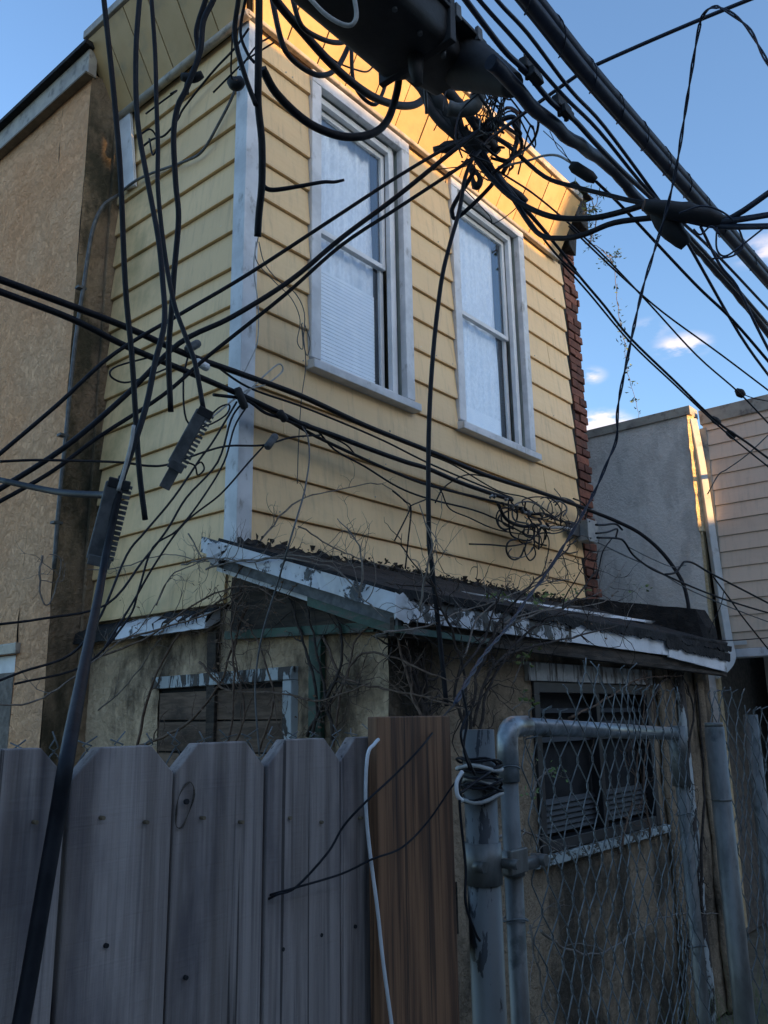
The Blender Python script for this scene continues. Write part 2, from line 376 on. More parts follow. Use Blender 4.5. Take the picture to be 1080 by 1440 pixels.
def board_A(x0, x1, z0, z1, m=None):
    p = [(YA + .010, z0), (YA - BEV, z0), (YA - BEV - .001, z0 + .012), (YA - .004, z1), (YA + .010, z1)]
    n = max(1, int((x1 - x0) / .4)); mb = MB(); ring = []
    ph = random.uniform(0, 9)
    for i in range(n + 1):
        x = x0 + (x1 - x0) * i / n; w_ = .0025 * noise.noise(Vector((x * 2.3, z0 * 9, ph)))
        ring += [(x, y + (w_ if k in (1, 2) else 0), z + (w_ if k in (1, 2) else 0)) for k, (y, z) in enumerate(p)]
    fs = [(i * 5 + k, (i + 1) * 5 + k, (i + 1) * 5 + (k + 1) % 5, i * 5 + (k + 1) % 5) for i in range(n) for k in range(5)]
    fs += [(4, 3, 2, 1, 0), tuple(n * 5 + k for k in range(5))]
    mb.add(ring, fs); return mb
def board_B(y0, y1, z0, z1):
    p = [(XB + .010, z0), (XB - BEV, z0), (XB - BEV - .001, z0 + .012), (XB - .004, z1), (XB + .010, z1)]
    n = max(1, int((y1 - y0) / .4)); mb = MB(); ring = []; ph = random.uniform(0, 9)
    for i in range(n + 1):
        y = y0 + (y1 - y0) * i / n; w_ = .003 * noise.noise(Vector((y * 2.3, z0 * 9, ph)))
        ring += [(x + (w_ if k in (1, 2) else 0), y, z + (w_ if k in (1, 2) else 0)) for k, (x, z) in enumerate(p)]
    fs = [(i * 5 + k, i * 5 + (k + 1) % 5, (i + 1) * 5 + (k + 1) % 5, (i + 1) * 5 + k) for i in range(n) for k in range(5)]
    fs += [(0, 1, 2, 3, 4), tuple(n * 5 + k for k in range(4, -1, -1))]
    mb.add(ring, fs); return mb
zs = [2.366, 2.566] + [2.766 + .2 * i for i in range(12)]
for z0 in zs:
    z1 = min(z0 + .197, ZEAVE - .004)
    if z0 > ZEAVE - .03: continue
    segs = [(XB + .06, XR)]
    for (a, b_, c, d_) in WINS:
        if z1 > c + .02:
            new = []
            for (s0, s1) in segs:
                if a > s0 and b_ < s1: new += [(s0, a - .002), (b_ + .002, s1)]
                else: new.append((s0, s1))
            segs = new
    for (s0, s1) in segs:
        board_A(s0, s1 - (0 if s1 != XR else random.uniform(0, .012)), max(z0, 2.30) + .002, z1).build('siding_board', m_siding, house)
zs = [2.145] + [2.366 + .2 * i for i in range(14)]
for i, z0 in enumerate(zs):
    z1 = (zs[i + 1] - .003) if i + 1 < len(zs) else z0 + .197
    z1 = min(z1, ZEAVE - .004)
    if z0 < ZEAVE - .03: board_B(YA - .02 + .075, 4.0, z0 + .002, z1).build('siding_board', m_siding, house)
rnd = random.Random(4)
for k in range(46):          # small nail heads under the laps
    zi = rnd.randrange(0, 13); x = rnd.uniform(XB + .1, XR - .05); z_ = 2.585 + zi * .2
    if any(a - .02 < x < b_ + .02 and z_ > c_ - .02 for a, b_, c_, d_ in WINS): continue
    MB().tube([(x, YA - BEV - .0035, z_), (x, YA - .005, z_)], .0042, 6).build('nail_head', m_trimgrey, house)
for (x, zi) in ((3.72, 1), (5.12, 4), (2.62, 3), (3.86, 0), (5.3, 9), (4.4, 2)):      # overlapping ends of two sheets
    z_ = 2.372 + zi * .2
    MB().prism([(x, YA - BEV - .0035, z_), (x, YA - .006, z_ + .188), (x, YA + .004, z_ + .188), (x, YA + .004, z_)], (.012, 0, 0)).build('siding_joint', m_siding, house)
# white corner post, two legs
c = MB()
c.prism([(XB - .026, YA - .026, 2.40), (XB + .062, YA - .026, 2.40), (XB + .062, YA - .012, 2.40), (XB - .012, YA - .012, 2.40), (XB - .012, YA + .062, 2.40), (XB - .026, YA + .062, 2.40)], (0, 0, ZEAVE - 2.40 - .004))
c.build('corner_trim', m_white, house, bevel=.003)
# lower siding end below the corner post
MB().box((XB - .004, YA - .018, 2.14), (XB + .012, YA + .05, 2.395)).build('siding_return', m_siding, house)

# windows
def window(i, rect):
    x0, x1, z0, z1 = rect; t = .072
    fr = MB()
    yo = YA - .034
    fr.box((x0, yo, z0 + .07), (x0 + t, YA + .01, z1 - t)); fr.box((x1 - t, yo, z0 + .07), (x1, YA + .01, z1 - t)); fr.box((x0, yo - .002, z1 - t), (x1, YA + .01, z1))
    W = fr.build('window', m_white, house, bevel=.004)
    sl = MB(); sl.hexa([(x0 - .012, yo - .035, z0), (x1 + .012, yo - .035, z0), (x1 + .012, YA + .12, z0), (x0 - .012, YA + .12, z0), (x0 - .012, yo - .035, z0 + .045), (x1 + .012, yo - .035, z0 + .045), (x1 + .012, YA + .12, z0 + .068), (x0 - .012, YA + .12, z0 + .068)])
    sl.build('sill', m_white, W, bevel=.004)
    ix0, ix1, iz0, iz1 = x0 + t, x1 - t, z0 + .07, z1 - t
    # reveal (jambs and head)
    jb = MB(); D = YA + .11
    jb.box((ix0 - .012, YA + .011, iz0), (ix0, D, iz1)); jb.box((ix1, YA + .011, iz0), (ix1 + .012, D, iz1)); jb.box((ix0 - .012, YA + .011, iz1), (ix1 + .012, D, iz1 + .012))
    jb.build('jamb', m_jamb, W)
    # storm frame
    y0_, y1_ = YA + .012, YA + .045; a = .034
    st = MB(); st.box((ix0, y0_, iz0), (ix0 + a, y1_, iz1)); st.box((ix1 - a - .04, y0_, iz0), (ix1 - .04, y1_, iz1)); st.box((ix0 + a, y0_ + .001, iz1 - .05), (ix1 - a - .04, y1_, iz1 - .012)); st.box((ix0 + a, y0_ + .001, iz0), (ix1 - a - .04, y1_, iz0 + .03))
    st.box((ix1 - .038, y0_ + .012, iz0), (ix1 - .012, y1_, iz1))
    st.build('storm_frame', m_vinyl, W, bevel=.002)
    mid = iz0 + (iz1 - iz0) * .50
    zt = mid + .02
    sx0, sx1 = ix0 + a, ix1 - a - .04
    # upper sash, lower sash
    for k, (a0, a1, yy) in enumerate(((mid - .015, iz1 - .055, YA + .05), (iz0 + .03, mid + .02, YA + .072))):
        s = MB(); q = .030
        s.box((sx0, yy, a0), (sx0 + q, yy + .02, a1)); s.box((sx1 - q, yy, a0), (sx1, yy + .02, a1))
        s.box((sx0 + q, yy + .001, a1 - q), (sx1 - q, yy + .02, a1)); s.box((sx0 + q, yy + .001, a0), (sx1 - q, yy + .02, a0 + q))
        s.build('sash', m_vinyl, W, bevel=.002)
        MB().box((sx0 + q - .003, yy + .008, a0 + q - .003), (sx1 - q + .003, yy + .012, a1 - q + .003)).build('pane', m_glass, W)
    # curtain with folds, and a blind low down
    cy = YA + .125
    cu = MB(); cu.grid(lambda u, v: (ix0 + (ix1 - ix0) * .84 * u, cy + .007 * math.sin(u * 41 + 2 * math.sin(v * 5 + i)) + .003 * math.sin(u * 97), iz0 + (iz1 - iz0) * v), 60, 8, smooth=True)
    cu.build('curtain', m_curtain, W, solid=.002)
    bl = MB()
    if i == 0:
        for k in range(26):
            zz = iz0 + .05 + k * .022
            bl.box((sx0 + .02, cy - .03, zz), (sx1 - .06, cy - .027, zz + .018))
        bl.build('blind', m_blind, W)
    else:
        bl.box((sx0 + .04, cy - .03, iz0 + .03), (sx1 - .1, cy - .027, iz0 + .19)); bl.build('blind', m_blind, W)
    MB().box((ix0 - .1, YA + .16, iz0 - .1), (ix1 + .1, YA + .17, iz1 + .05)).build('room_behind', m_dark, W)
for i, r_ in enumerate(WINS): window(i, r_)

# flared eave (cove) of boards, both faces
O, H = .235, .41
def cove_seg(p0, p1, q0, q1):     # bottom edge p, top edge q
    p0, p1, q0, q1 = map(Vector, (p0, p1, q0, q1))
    n = (p1 - p0).cross(q0 - p0).normalized() * .012
    return MB().hexa([p0, p1, p1 + n, p0 + n, q0, q1, q1 + n, q0 + n])
g_ = .004
XC = XR - .10
n = 14; w_ = (XC - XB) / n
for i in range(n):
    a, b_ = XB + w_ * i, XB + w_ * (i + 1)
    ja = random.uniform(-.003, .003)
    ta = a - (O if i == 0 else 0)
    cove_seg((a + g_, YA - .018 + ja, ZEAVE), (b_ - g_, YA - .018 + ja, ZEAVE), (ta + g_, YA - .018 - O + ja, ZEAVE + H), (b_ - g_, YA - .018 - O + ja, ZEAVE + H)).build('cove_board', m_cove, house)
n = 6; w_ = (4.02 - YA) / n
for i in range(n):
    a, b_ = YA + w_ * i, YA + w_ * (i + 1); ja = random.uniform(-.003, .003)
    ta = a - (O if i == 0 else 0)
    cove_seg((XB - .018 + ja, b_ - g_, ZEAVE), (XB - .018 + ja, a + g_, ZEAVE), (XB - .018 - O + ja, b_ - g_, ZEAVE + H), (XB - .018 - O + ja, ta + g_, ZEAVE + H)).build('cove_board', m_cove, house)
# backing, bottom moulding, roof edge
bk = MB(); e = .02
bk.hexa([(XB - .016 + e, YA - .016 + e, ZEAVE + .004), (XC - .01, YA - .016 + e, ZEAVE + .004), (XC - .01, 4.01, ZEAVE + .004), (XB - .016 + e, 4.01, ZEAVE + .004),
         (XB - O - .016 + e, YA - O - .016 + e, ZEAVE + H - .002), (XC - .01, YA - O - .016 + e, ZEAVE + H - .002), (XC - .01, 4.01, ZEAVE + H - .002), (XB - O - .016 + e, 4.01, ZEAVE + H - .002)])
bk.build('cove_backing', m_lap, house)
MB().tube([(XB - .045, 4.0, ZEAVE - .012), (XB - .045, YA - .045, ZEAVE - .012)], .024, 8).build('eave_moulding', m_trimgrey, house)
MB().box((XB - .05, YA - .052, ZEAVE - .022), (XC - .0, YA - .019, ZEAVE + .006)).build('eave_moulding', m_trimgrey, house, bevel=.006)
MB().box((XB - O - .05, YA - O - .05, ZEAVE + H), (XC + .01, YA - O + .0, ZEAVE + H + .055)).build('roof_edge', m_trimgrey, house, bevel=.006)
MB().box((XB - O - .05, YA - O + .002, ZEAVE + H), (XB - O + .0, 4.015, ZEAVE + H + .055)).build('roof_edge', m_trimgrey, house, bevel=.006)
MB().box((XB - O, YA - O, ZEAVE + H + .002), (XC, 9, ZEAVE + H + .05)).build('roof', m_tar, house)

# brick party-wall end, brick by brick
bw0, bw1 = XR + .004, XR + .265
MB().box((bw0 + .01, YA + .03, 0), (bw1 - .02, 8.8, 6.0)).build('party_wall_core', m_mortar, house)
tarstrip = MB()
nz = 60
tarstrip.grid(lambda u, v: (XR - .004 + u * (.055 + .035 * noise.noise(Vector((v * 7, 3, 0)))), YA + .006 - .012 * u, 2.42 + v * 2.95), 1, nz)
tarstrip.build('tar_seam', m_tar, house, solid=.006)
z = 2.30; row = 0
br0 = {}
while z < 5.98:
    xs = [bw0 + .03, bw0 + .03 + (.10 if row % 2 else .205), bw1 + .0 + random.uniform(-.025, .012)]
    for k in range(2):
        a, b_ = xs[k] + .005, xs[k + 1] - .005
        if b_ - a < .02: continue
        jy = random.uniform(-.008, .008)
        MB().box((a, YA - .012 + jy, z), (b_, YA + .10, z + .058), .003).build('brick', m_brick, house, bevel=.004)
    # side bricks of the ragged outer face
    for k in range(3):
        y_ = YA + .115 + k * .21 + (0 if row % 2 else .1)
        MB().box((bw1 - .1, y_, z), (bw1 + random.uniform(-.02, .01), y_ + .2, z + .058), .003).build('brick', m_brick, house)
    z += .068; row += 1
# corbelled parapet stub wrapped in tar over the eave end
cb = MB(); cb.box((XR - .075, YA - .20, ZEAVE + .30), (XR + .16, YA + .05, ZEAVE + H + .16), .02); cb.box((XR - .11, YA - .25, ZEAVE + H + .16), (XR + .19, YA + .3, ZEAVE + H + .20), .02)
cb.box((XR - .04, YA - .10, ZEAVE + .12), (XR + .14, YA - .02, ZEAVE + .30), .02)
cb.build('parapet_stub', m_tar, house, bevel=.01)

# white board on the left face, below the eave moulding, near the stucco house
p = [at(168, 125, x=XB - .03), at(183, 122, x=XB - .03), at(192, 262, x=XB - .03), at(176, 268, x=XB - .03)]
MB().prism([(XB - .045, q.y, q.z) for q in p], (.02, 0, 0)).build('patch_board', m_white, house, bevel=.002)

# ------------------------------------------------------------------ peach stucco house on the left
peach = thing('stucco_rowhouse', 'peach rough stucco house wall on the left with a grey parapet edge', 'house', (2.15, 4, 0))
XS, YS0 = 2.15, 4.0
wv = MB(); 
WX = (4.315, 5.3, .9, 2.0)
def sw(y0, y1, z0, z1): 
    nu = max(1, int((y1 - y0) / .06)); nv = max(1, int((z1 - z0) / .06))
    wv.grid(lambda u, v: (XS + .010 * noise.noise(Vector((1, (y0 + (y1 - y0) * u) * 1.7, (z0 + (z1 - z0) * v) * 1.7))) + .0055 * noise.noise(Vector((5, (y0 + (y1 - y0) * u) * 9, (z0 + (z1 - z0) * v) * 9))), y1 - (y1 - y0) * u if False else y0 + (y1 - y0) * (1 - u), z0 + (z1 - z0) * v), nu, nv, smooth=True)
sw(YS0, WX[0], 0, 5.32); sw(WX[1], 9, 0, 5.32); sw(WX[0], WX[1], WX[3], 5.32); sw(WX[0], WX[1], 0, WX[2])
wv.build('wall', m_peach, peach)
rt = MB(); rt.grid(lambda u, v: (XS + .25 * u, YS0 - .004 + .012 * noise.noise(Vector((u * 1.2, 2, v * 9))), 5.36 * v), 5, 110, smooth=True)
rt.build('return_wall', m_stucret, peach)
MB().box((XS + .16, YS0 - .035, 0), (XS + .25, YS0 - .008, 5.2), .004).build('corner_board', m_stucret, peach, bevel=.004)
MB().box((XS + .02, YS0 + .03, 0), (5.5, 9, 5.30)).build('core', m_mortar, peach)
MB().box((XS - .035, YS0 - .02, 5.33), (XS + .02, 9, 5.50), .002).build('parapet_flashing', m_trimgrey, peach, bevel=.004)
MB().box((XS - .075, YS0 - .04, 5.502), (XS + .3, 9, 5.535), .002).build('parapet_cap', m_tar, peach)
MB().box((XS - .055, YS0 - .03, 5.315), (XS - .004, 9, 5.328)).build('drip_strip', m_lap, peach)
# conduit on the return
cpts = [at(165, 275, y=3.93), at(145, 290, y=3.93), at(130, 325, y=3.93), at(118, 400, y=3.93), at(105, 490, y=3.93), at(92, 620, y=3.93), at(82, 720, y=3.93), at(76, 800, y=3.93)]
cd_ = MB().tube(smooth_path(cpts), .011, 6).build('conduit', m_greyc, peach)
for q in (at(116, 405, y=3.93), at(91, 612, y=3.93), at(82, 735, y=3.93)):
    MB().box(q - Vector((.028, .01, .006)), q + Vector((.020, .03, .006))).build('pipe_strap', m_greyc, peach)
# window of the stucco house
wf = MB(); y0, y1, z0, z1 = WX
wf.box((XS + .02, y0, z0), (XS + .07, y0 + .05, z1)); wf.box((XS + .02, y1 - .05, z0), (XS + .07, y1, z1)); wf.box((XS + .019, y0, z1 - .09), (XS + .072, y1, z1)); wf.box((XS + .019, y0, z0), (XS + .072, y1, z0 + .06))
W = wf.build('window', m_white, peach, bevel=.003)
MB().box((XS - .02, y0 - .03, z1 + .004), (XS + .08, y1 + .03, z1 + .06), .004).build('head', m_trimgrey, W, bevel=.003)
MB().box((XS + .04, y0 + .05, z0 + .06), (XS + .045, y1 - .05, z1 - .09)).build('pane', m_glass, W)
MB().box((XS + .0225, y0 + .05, z0 + .55), (XS + .06, y1 - .05, z0 + .59)).build('meeting_rail', m_white, W)
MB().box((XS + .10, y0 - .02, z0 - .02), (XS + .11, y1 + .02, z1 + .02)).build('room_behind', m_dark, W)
for (a, b_) in (((XS + .0, y0 - .002, z0), (XS + .1, y0, z1)),): MB().box(a, b_).build('reveal', m_peach, W)

# ------------------------------------------------------------------ lean-to with the sagging roof
YF = 1.99; XE = 5.58
lean = thing('lean_to', 'low stucco lean-to with torn tar roof under the yellow siding', 'lean-to', (XB, YF, 0))
# side wall (continues under the left face of the house), with opening for the boarded window
BW = (2.475, 3.36, 1.0, 1.80)
sd_ = MB()
def side(y0, y1, z0, z1):
    nu = max(1, int((y1 - y0) / .05)); nv = max(1, int((z1 - z0) / .05))
    sd_.grid(lambda u, v: (XB + .002 + .012 * noise.noise(Vector((4, (y1 + (y0 - y1) * u) * 2.5, (z0 + (z1 - z0) * v) * 2.5))) + .006 * noise.noise(Vector((9, (y1 + (y0 - y1) * u) * 11, (z0 + (z1 - z0) * v) * 11))), y1 + (y0 - y1) * u, z0 + (z1 - z0) * v), nu, nv, smooth=True)
side(YF, BW[0], 0, 2.02); side(BW[1], 4.0, 0, 2.12); side(BW[0], BW[1], BW[3], 2.12); side(BW[0], BW[1], 0, BW[2])
sd_.build('side_wall', m_shedst, lean)
MB().add([(XB + .012, YF + .02, 2.0), (XB + .012, YA + .1, 2.0), (XB + .012, YA + .1, 2.40), (XB + .012, YF + .02, 2.10)], [(0, 3, 2, 1)]).build('gable_board', m_oldwood, lean, solid=.02)
# front wall with window opening
FW = (3.37, 4.62, 1.07, 1.80)
fw = MB()
def front(x0, x1, z0, z1):
    nu = max(1, int((x1 - x0) / .05)); nv = max(1, int((z1 - z0) / .05))
    fw.grid(lambda u, v: (x0 + (x1 - x0) * u, YF + .013 * noise.noise(Vector(((x0 + (x1 - x0) * u) * 2.5, 4, (z0 + (z1 - z0) * v) * 2.5))) + .006 * noise.noise(Vector(((x0 + (x1 - x0) * u) * 11, 4, (z0 + (z1 - z0) * v) * 11))), z0 + (z1 - z0) * v), nu, nv, smooth=True)
front(XB, FW[0], 0, 2.0); front(FW[1], XE, 0, 2.0); front(FW[0], FW[1], FW[3], 2.0); front(FW[0], FW[1], 0, FW[2])
fw.build('front_wall', m_shedst2, lean)
MB().box((XE - .25, YF + .01, 0), (XE, YA + .5, 1.98)).build('end_wall', m_shedst2, lean)
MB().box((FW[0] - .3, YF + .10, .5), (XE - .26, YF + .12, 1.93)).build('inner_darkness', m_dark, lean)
# roof
YFa = 1.86
def zr(y): return 2.055 + (y - 1.86) * .335      # roof plane
rf = MB(); rf.grid(lambda u, v: (XB - .11 + (XE + .02 - XB + .11) * u, YFa + (YA - YFa) * v, zr(YFa + (YA - YFa) * v) + .012 * noise.noise(Vector((u * 14, v * 4, 1)))), 60, 12, smooth=True)
rf.build('roof', m_tar, lean, solid=-.03)
# ragged tar collar where the roof meets the siding
rg = MB(); nn = 170
pts_t = []
for i in range(nn + 1):
    x = XB - .02 + (XR + .26 - XB + .02) * i / nn
    t = 2.425 + .022 * noise.noise(Vector((x * 12, 0, 0))) + .018 * noise.noise(Vector((x * 40, 7, 0)))
    pts_t.append((x, t))
vs = []; fs = []
for i, (x, t) in enumerate(pts_t): vs += [(x, YA - .10 + .02 * noise.noise(Vector((x * 9, 2, 2))), zr(YA - .10) + .004), (x, YA - .035 + .006 * noise.noise(Vector((x * 30, 2, 2))), t - .03), (x, YA - .026, t)]
for i in range(nn):
    for k in range(2): fs.append((i * 3 + k, (i + 1) * 3 + k, (i + 1) * 3 + k + 1, i * 3 + k + 1))
rg.add(vs, fs); rg.build('tar_collar', m_tar, lean, solid=.006)
# side rake fascia: a bent metal strip falling from the house corner to the front corner
xr = XB - .125
def rake(z_off0, z_off1, x, th, y0=1.842, y1=2.93, wob=.004):
    mb = MB(); n = 24
    vs = []; fs = []
    for i in range(n + 1):
        y = y0 + (y1 - y0) * i / n; zc = zr(y)
        w1 = wob * noise.noise(Vector((y * 9, z_off0 * 30, 0)))
        vs += [(x + w1, y, zc + z_off0), (x - w1, y, zc + z_off1), (x + th, y, zc + z_off1), (x + th, y, zc + z_off0)]
    for i in range(n):
        for k in range(4): fs.append((i * 4 + k, i * 4 + (k + 1) % 4, (i + 1) * 4 + (k + 1) % 4, (i + 1) * 4 + k))
    fs += [(3, 2, 1, 0), tuple(n * 4 + k for k in range(4))]
    return mb.add(vs, fs)
rake(-.052, .018, xr, .012, wob=.012).build('rake_fascia', m_fascia, lean)
rake(-.098, -.053, xr + .03, .02, 1.86, 2.9).build('rake_shadow_board', m_clogrey, lean)
rake(-.118, -.100, xr + .05, .05, 2.3, 2.88).build('rake_edge', m_white, lean)
rake(-.135, -.100, xr + .045, .06, 1.905, 2.32).build('rake_edge', m_green, lean)
# end of the rake strip curling up at the house corner
MB().hexa([at(290, 786, x=2.22), at(304, 797, x=2.25), at(312, 797, x=2.3), at(300, 780, x=2.3), at(292, 764, x=2.22), at(326, 768, x=2.25), at(326, 766, x=2.3), at(300, 762, x=2.3)]).build('rake_end', m_fascia, lean)
# green board and rotten header on the side wall
MB().add([(XB - .02, 2.02, 1.955), (XB - .02, 2.86, 1.985), (XB - .02, 2.86, 2.02), (XB - .02, 2.02, 1.99)], [(0, 1, 2, 3)]).build('green_batten', m_green, lean, solid=.02)
MB().add([(XB - .012, 2.02, 1.99), (XB - .012, 2.83, 2.02), (XB - .012, 2.83, 2.25), (XB - .012, 2.02, 2.03)], [(0, 1, 2, 3)]).build('header_board', m_oldwood, lean, solid=.02)
MB().add([(XB - .014, 2.02, 2.035), (XB - .014, 2.50, 2.16), (XB - .014, 2.50, 2.185), (XB - .014, 2.02, 2.07)], [(0, 1, 2, 3)]).build('green_batten', m_green, lean, solid=.02)
MB().box((XB - .028, 2.30, .9), (XB - .004, 2.365, 2.0), .003).build('green_post', m_green, lean, bevel=.003)
MB().box((XB - .030, 2.93, 1.5), (XB - .004, 2.985, 2.03), .004).build('old_post', m_oldwood, lean, bevel=.003)
# ledge flashing under the left face siding
def ledge(y0, y1, m, name, dx=0.0, z=2.135):
    mb = MB(); n = 14
    vs = []
    for i in range(n + 1):
        y = y0 + (y1 - y0) * i / n; q = .006 * noise.noise(Vector((y * 13, 1, 1)))
        vs += [(XB + .0, y, z + q), (XB - .075 - dx, y, z - .045 + q), (XB - .085 - dx, y, z - .10 + q * 2), (XB - .07 - dx, y, z - .10 + q * 2), (XB + .0, y, z - .06)]
    fs = []
    for i in range(n):
        for k in range(5): fs.append((i * 5 + k, i * 5 + (k + 1) % 5, (i + 1) * 5 + (k + 1) % 5, (i + 1) * 5 + k))
    fs += [(4, 3, 2, 1, 0), tuple(n * 5 + k for k in range(5))]
    mb.add(vs, fs); return mb.build(name, m, lean)
ledge(2.94, 3.62, m_fascia, 'ledge_flashing'); ledge(3.625, 3.99, m_tar, 'ledge_tar', .006)
mb = MB(); mb.grid(lambda u, v: (XB - .02 - .062 * v, 2.93 + .4 * u, 2.142 - .045 * v - (.05 * v if noise.noise(Vector((u * 6, 0, 3))) > 0 else .01)), 20, 2); mb.build('tar_patch', m_tar, lean, solid=.005)
# front fascia
def ffas(x0, x1, z0, z1, y, th, m, name, sag=.0, n=40, ragged=0.0, wob=.012):
    mb = MB(); vs = []; fs = []
    for i in range(n + 1):
        x = x0 + (x1 - x0) * i / n; dz = sag * (x - x0) / (x1 - x0)
        w1 = wob * noise.noise(Vector((x * 5, z0 * 9, 0))); 
        rz = ragged * (noise.noise(Vector((x * 11, 5, 0))) + .6 * noise.noise(Vector((x * 37, 5, 0))) + .25 * noise.noise(Vector((x * 110, 5, 0))))
        vs += [(x, y + w1, z0 + dz + rz), (x, y - w1 * .5, z1 + dz), (x, y + th, z1 + dz), (x, y + th, z0 + dz + rz)]
    for i in range(n):
        for k in range(4): fs.append((i * 4 + k, (i + 1) * 4 + k, (i + 1) * 4 + (k + 1) % 4, i * 4 + (k + 1) % 4))
    fs += [(3, 2, 1, 0), tuple(n * 4 + k for k in range(4))]
    return mb.add(vs, fs).build(name, m, lean)
ffas(2.25, 3.5, 1.978, 2.065, 1.845, .012, m_fascia2, 'front_fascia', -.01)
ffas(3.5, 4.6, 1.970, 2.06, 1.848, .012, m_alum, 'front_fascia', -.01)
ffas(4.6, 5.50, 1.950, 2.045, 1.842, .012, m_alum, 'front_fascia', -.055)
ffas(2.27, 5.58, 1.925, 1.99, 1.872, .02, m_oldwood, 'fascia_board', -.055)
ffas(2.27, 2.85, 1.935, 1.960, 1.855, .016, m_green, 'green_edge', -.012)
ffas(2.85, 5.5, 1.915, 1.932, 1.858, .016, m_oldwood, 'fascia_lip', -.04)
# soffit under the eave
MB().box((2.3, 1.90, 1.93), (5.5, 1.985, 1.945)).build('eave_soffit', m_oldwood, lean)
# torn membrane lapping over the fascia
ffas(2.26, 3.1, 2.055, 2.085, 1.832, .008, m_tar, 'torn_membrane', -.0, 90, .026)
ffas(3.1, 5.60, 2.045, 2.078, 1.830, .008, m_tar, 'torn_membrane', -.02, 220, .020)
ffas(2.6, 5.3, zr(2.22) + .004, zr(2.22) + .022, 2.2, .03, m_alum, 'roof_strip', .03, 60, .004, .03)
ffas(4.55, 5.55, 2.0, 2.05, 1.828, .006, m_tar, 'torn_membrane', -.04, 90, .018)
# folded corner of the metal
mb = MB(); mb.grid(lambda u, v: (2.238 + .10 * u * (1 - .6 * abs(v - .5)), 1.838 - .018 * math.sin(u * 3) * v, 1.985 + .085 * v - .02 * u + .012 * noise.noise(Vector((u * 4, v * 4, 1)))), 6, 8); mb.build('corner_fold', m_alum, lean, solid=.002)
# dark curb at the right end of the roof
cr = MB(); n = 16; vs = []; fs = []
for i in range(n + 1):
    y = 1.93 + (YA + .0 - 1.93) * i / n; t = 2.29 + (y - 1.93) * .19 + .012 * noise.noise(Vector((y * 7, 1, 0)))
    if i == 0: t = 2.18
    vs += [(5.42, y, zr(y) - .02), (5.46 + .01 * noise.noise(Vector((y * 9, 4, 4))), y, t), (5.64, y, t + .006), (5.68, y, 1.98)]
for i in range(n):
    for k in range(4): fs.append((i * 4 + k, i * 4 + (k + 1) % 4, (i + 1) * 4 + (k + 1) % 4, (i + 1) * 4 + k))
fs += [(3, 2, 1, 0), tuple(n * 4 + k for k in range(4))]
cr.add(vs, fs).build('roof_curb', m_tar, lean)
# boarded window on the side
y0, y1, z0, z1 = BW
wb = MB(); wb.box((XB + .0095, y0, z0), (XB + .0115, y1, z1)); W = wb.build('boarded_window', m_dark, lean)
hz = z0
for k in range(6):
    hh = .13; zt = hz + hh
    MB().box((XB - .010, y0 + .02 + random.uniform(0, .02), hz + .004), (XB + .008, y1 - random.uniform(0, .03), zt - .003), .004).build('plank', m_plank, W, bevel=.002); hz = zt
MB().box((XB - .035, y0 - .02, z1), (XB + .03, y1 + .02, z1 + .05), .006).build('head', m_peelpost, W, bevel=.003)
MB().box((XB - .03, y0 - .022, z0), (XB + .03, y0 + .035, z1 - .002), .004).build('frame', m_peelpost, W, bevel=.003)
# front window with dark louvres
x0, x1, z0, z1 = FW
fr_ = MB(); q = .05
fr_.box((x0, YF - .01, z0), (x0 + q, YF + .06, z1)); fr_.box((x1 - q, YF - .01, z0), (x1, YF + .06, z1)); fr_.box((x0 + q, YF - .008, z1 - q), (x1 - q, YF + .06, z1)); fr_.box((x0 + q, YF - .008, z0), (x1 - q, YF + .06, z0 + q)); fr_.box(((x0 + x1) / 2 - .02, YF - .004, z0 + q), ((x0 + x1) / 2 + .02, YF + .05, z1 - q))
m_wfr = mat('dark_window_frame', (.005, .0055, .007), (.012, .013, .016), 12, .5)
W = fr_.build('window', m_wfr, lean, bevel=.003)
MB().box((x0 + q, YF + .07, z0 + q), (x1 - q, YF + .074, z1 - q)).build('insect_screen', m_screen, W)
for k in range(13):
    zz = z0 + q + .02 + k * (.024 if k < 6 else .065)
    if zz > z1 - q - .03: break
    MB().hexa([(x0 + q, YF + .03, zz), (x1 - q, YF + .03, zz), (x1 - q, YF + .034, zz), (x0 + q, YF + .034, zz), (x0 + q, YF + .045, zz + .022), (x1 - q, YF + .045, zz + .022), (x1 - q, YF + .049, zz + .022), (x0 + q, YF + .049, zz + .022)]).build('slat', m_wfr, W)
MB().box((x0 - .08, YF - .04, z0 - .045), (x1 + .06, YF + .0, z0 - .004), .006).build('sill', m_chipsill, W, bevel=.004)
MB().box((x0 - .06, YF - .02, z1 + .003), (x1 + .02, YF + .0, z1 + .085), .004).build('lintel', m_lintel, W, bevel=.003)
# peeling columns at the right end of the front wall
for (a, b_, m_) in ((4.70, 4.82, m_shedst2), (5.0, 5.10, m_peelpost), (5.30, 5.40, m_shedst2)):
    mb = MB(); mb.grid(lambda u, v: (a + (b_ - a) * u + .02 * noise.noise(Vector((a, v * 9, u * 2))), YF - .02 - .02 * math.sin(u * math.pi) - .006 * noise.noise(Vector((a * 9, v * 30, u * 4))), 2.0 * v), 4, 60, smooth=True)
    mb.build('render_patch', m_, lean, solid=.02)

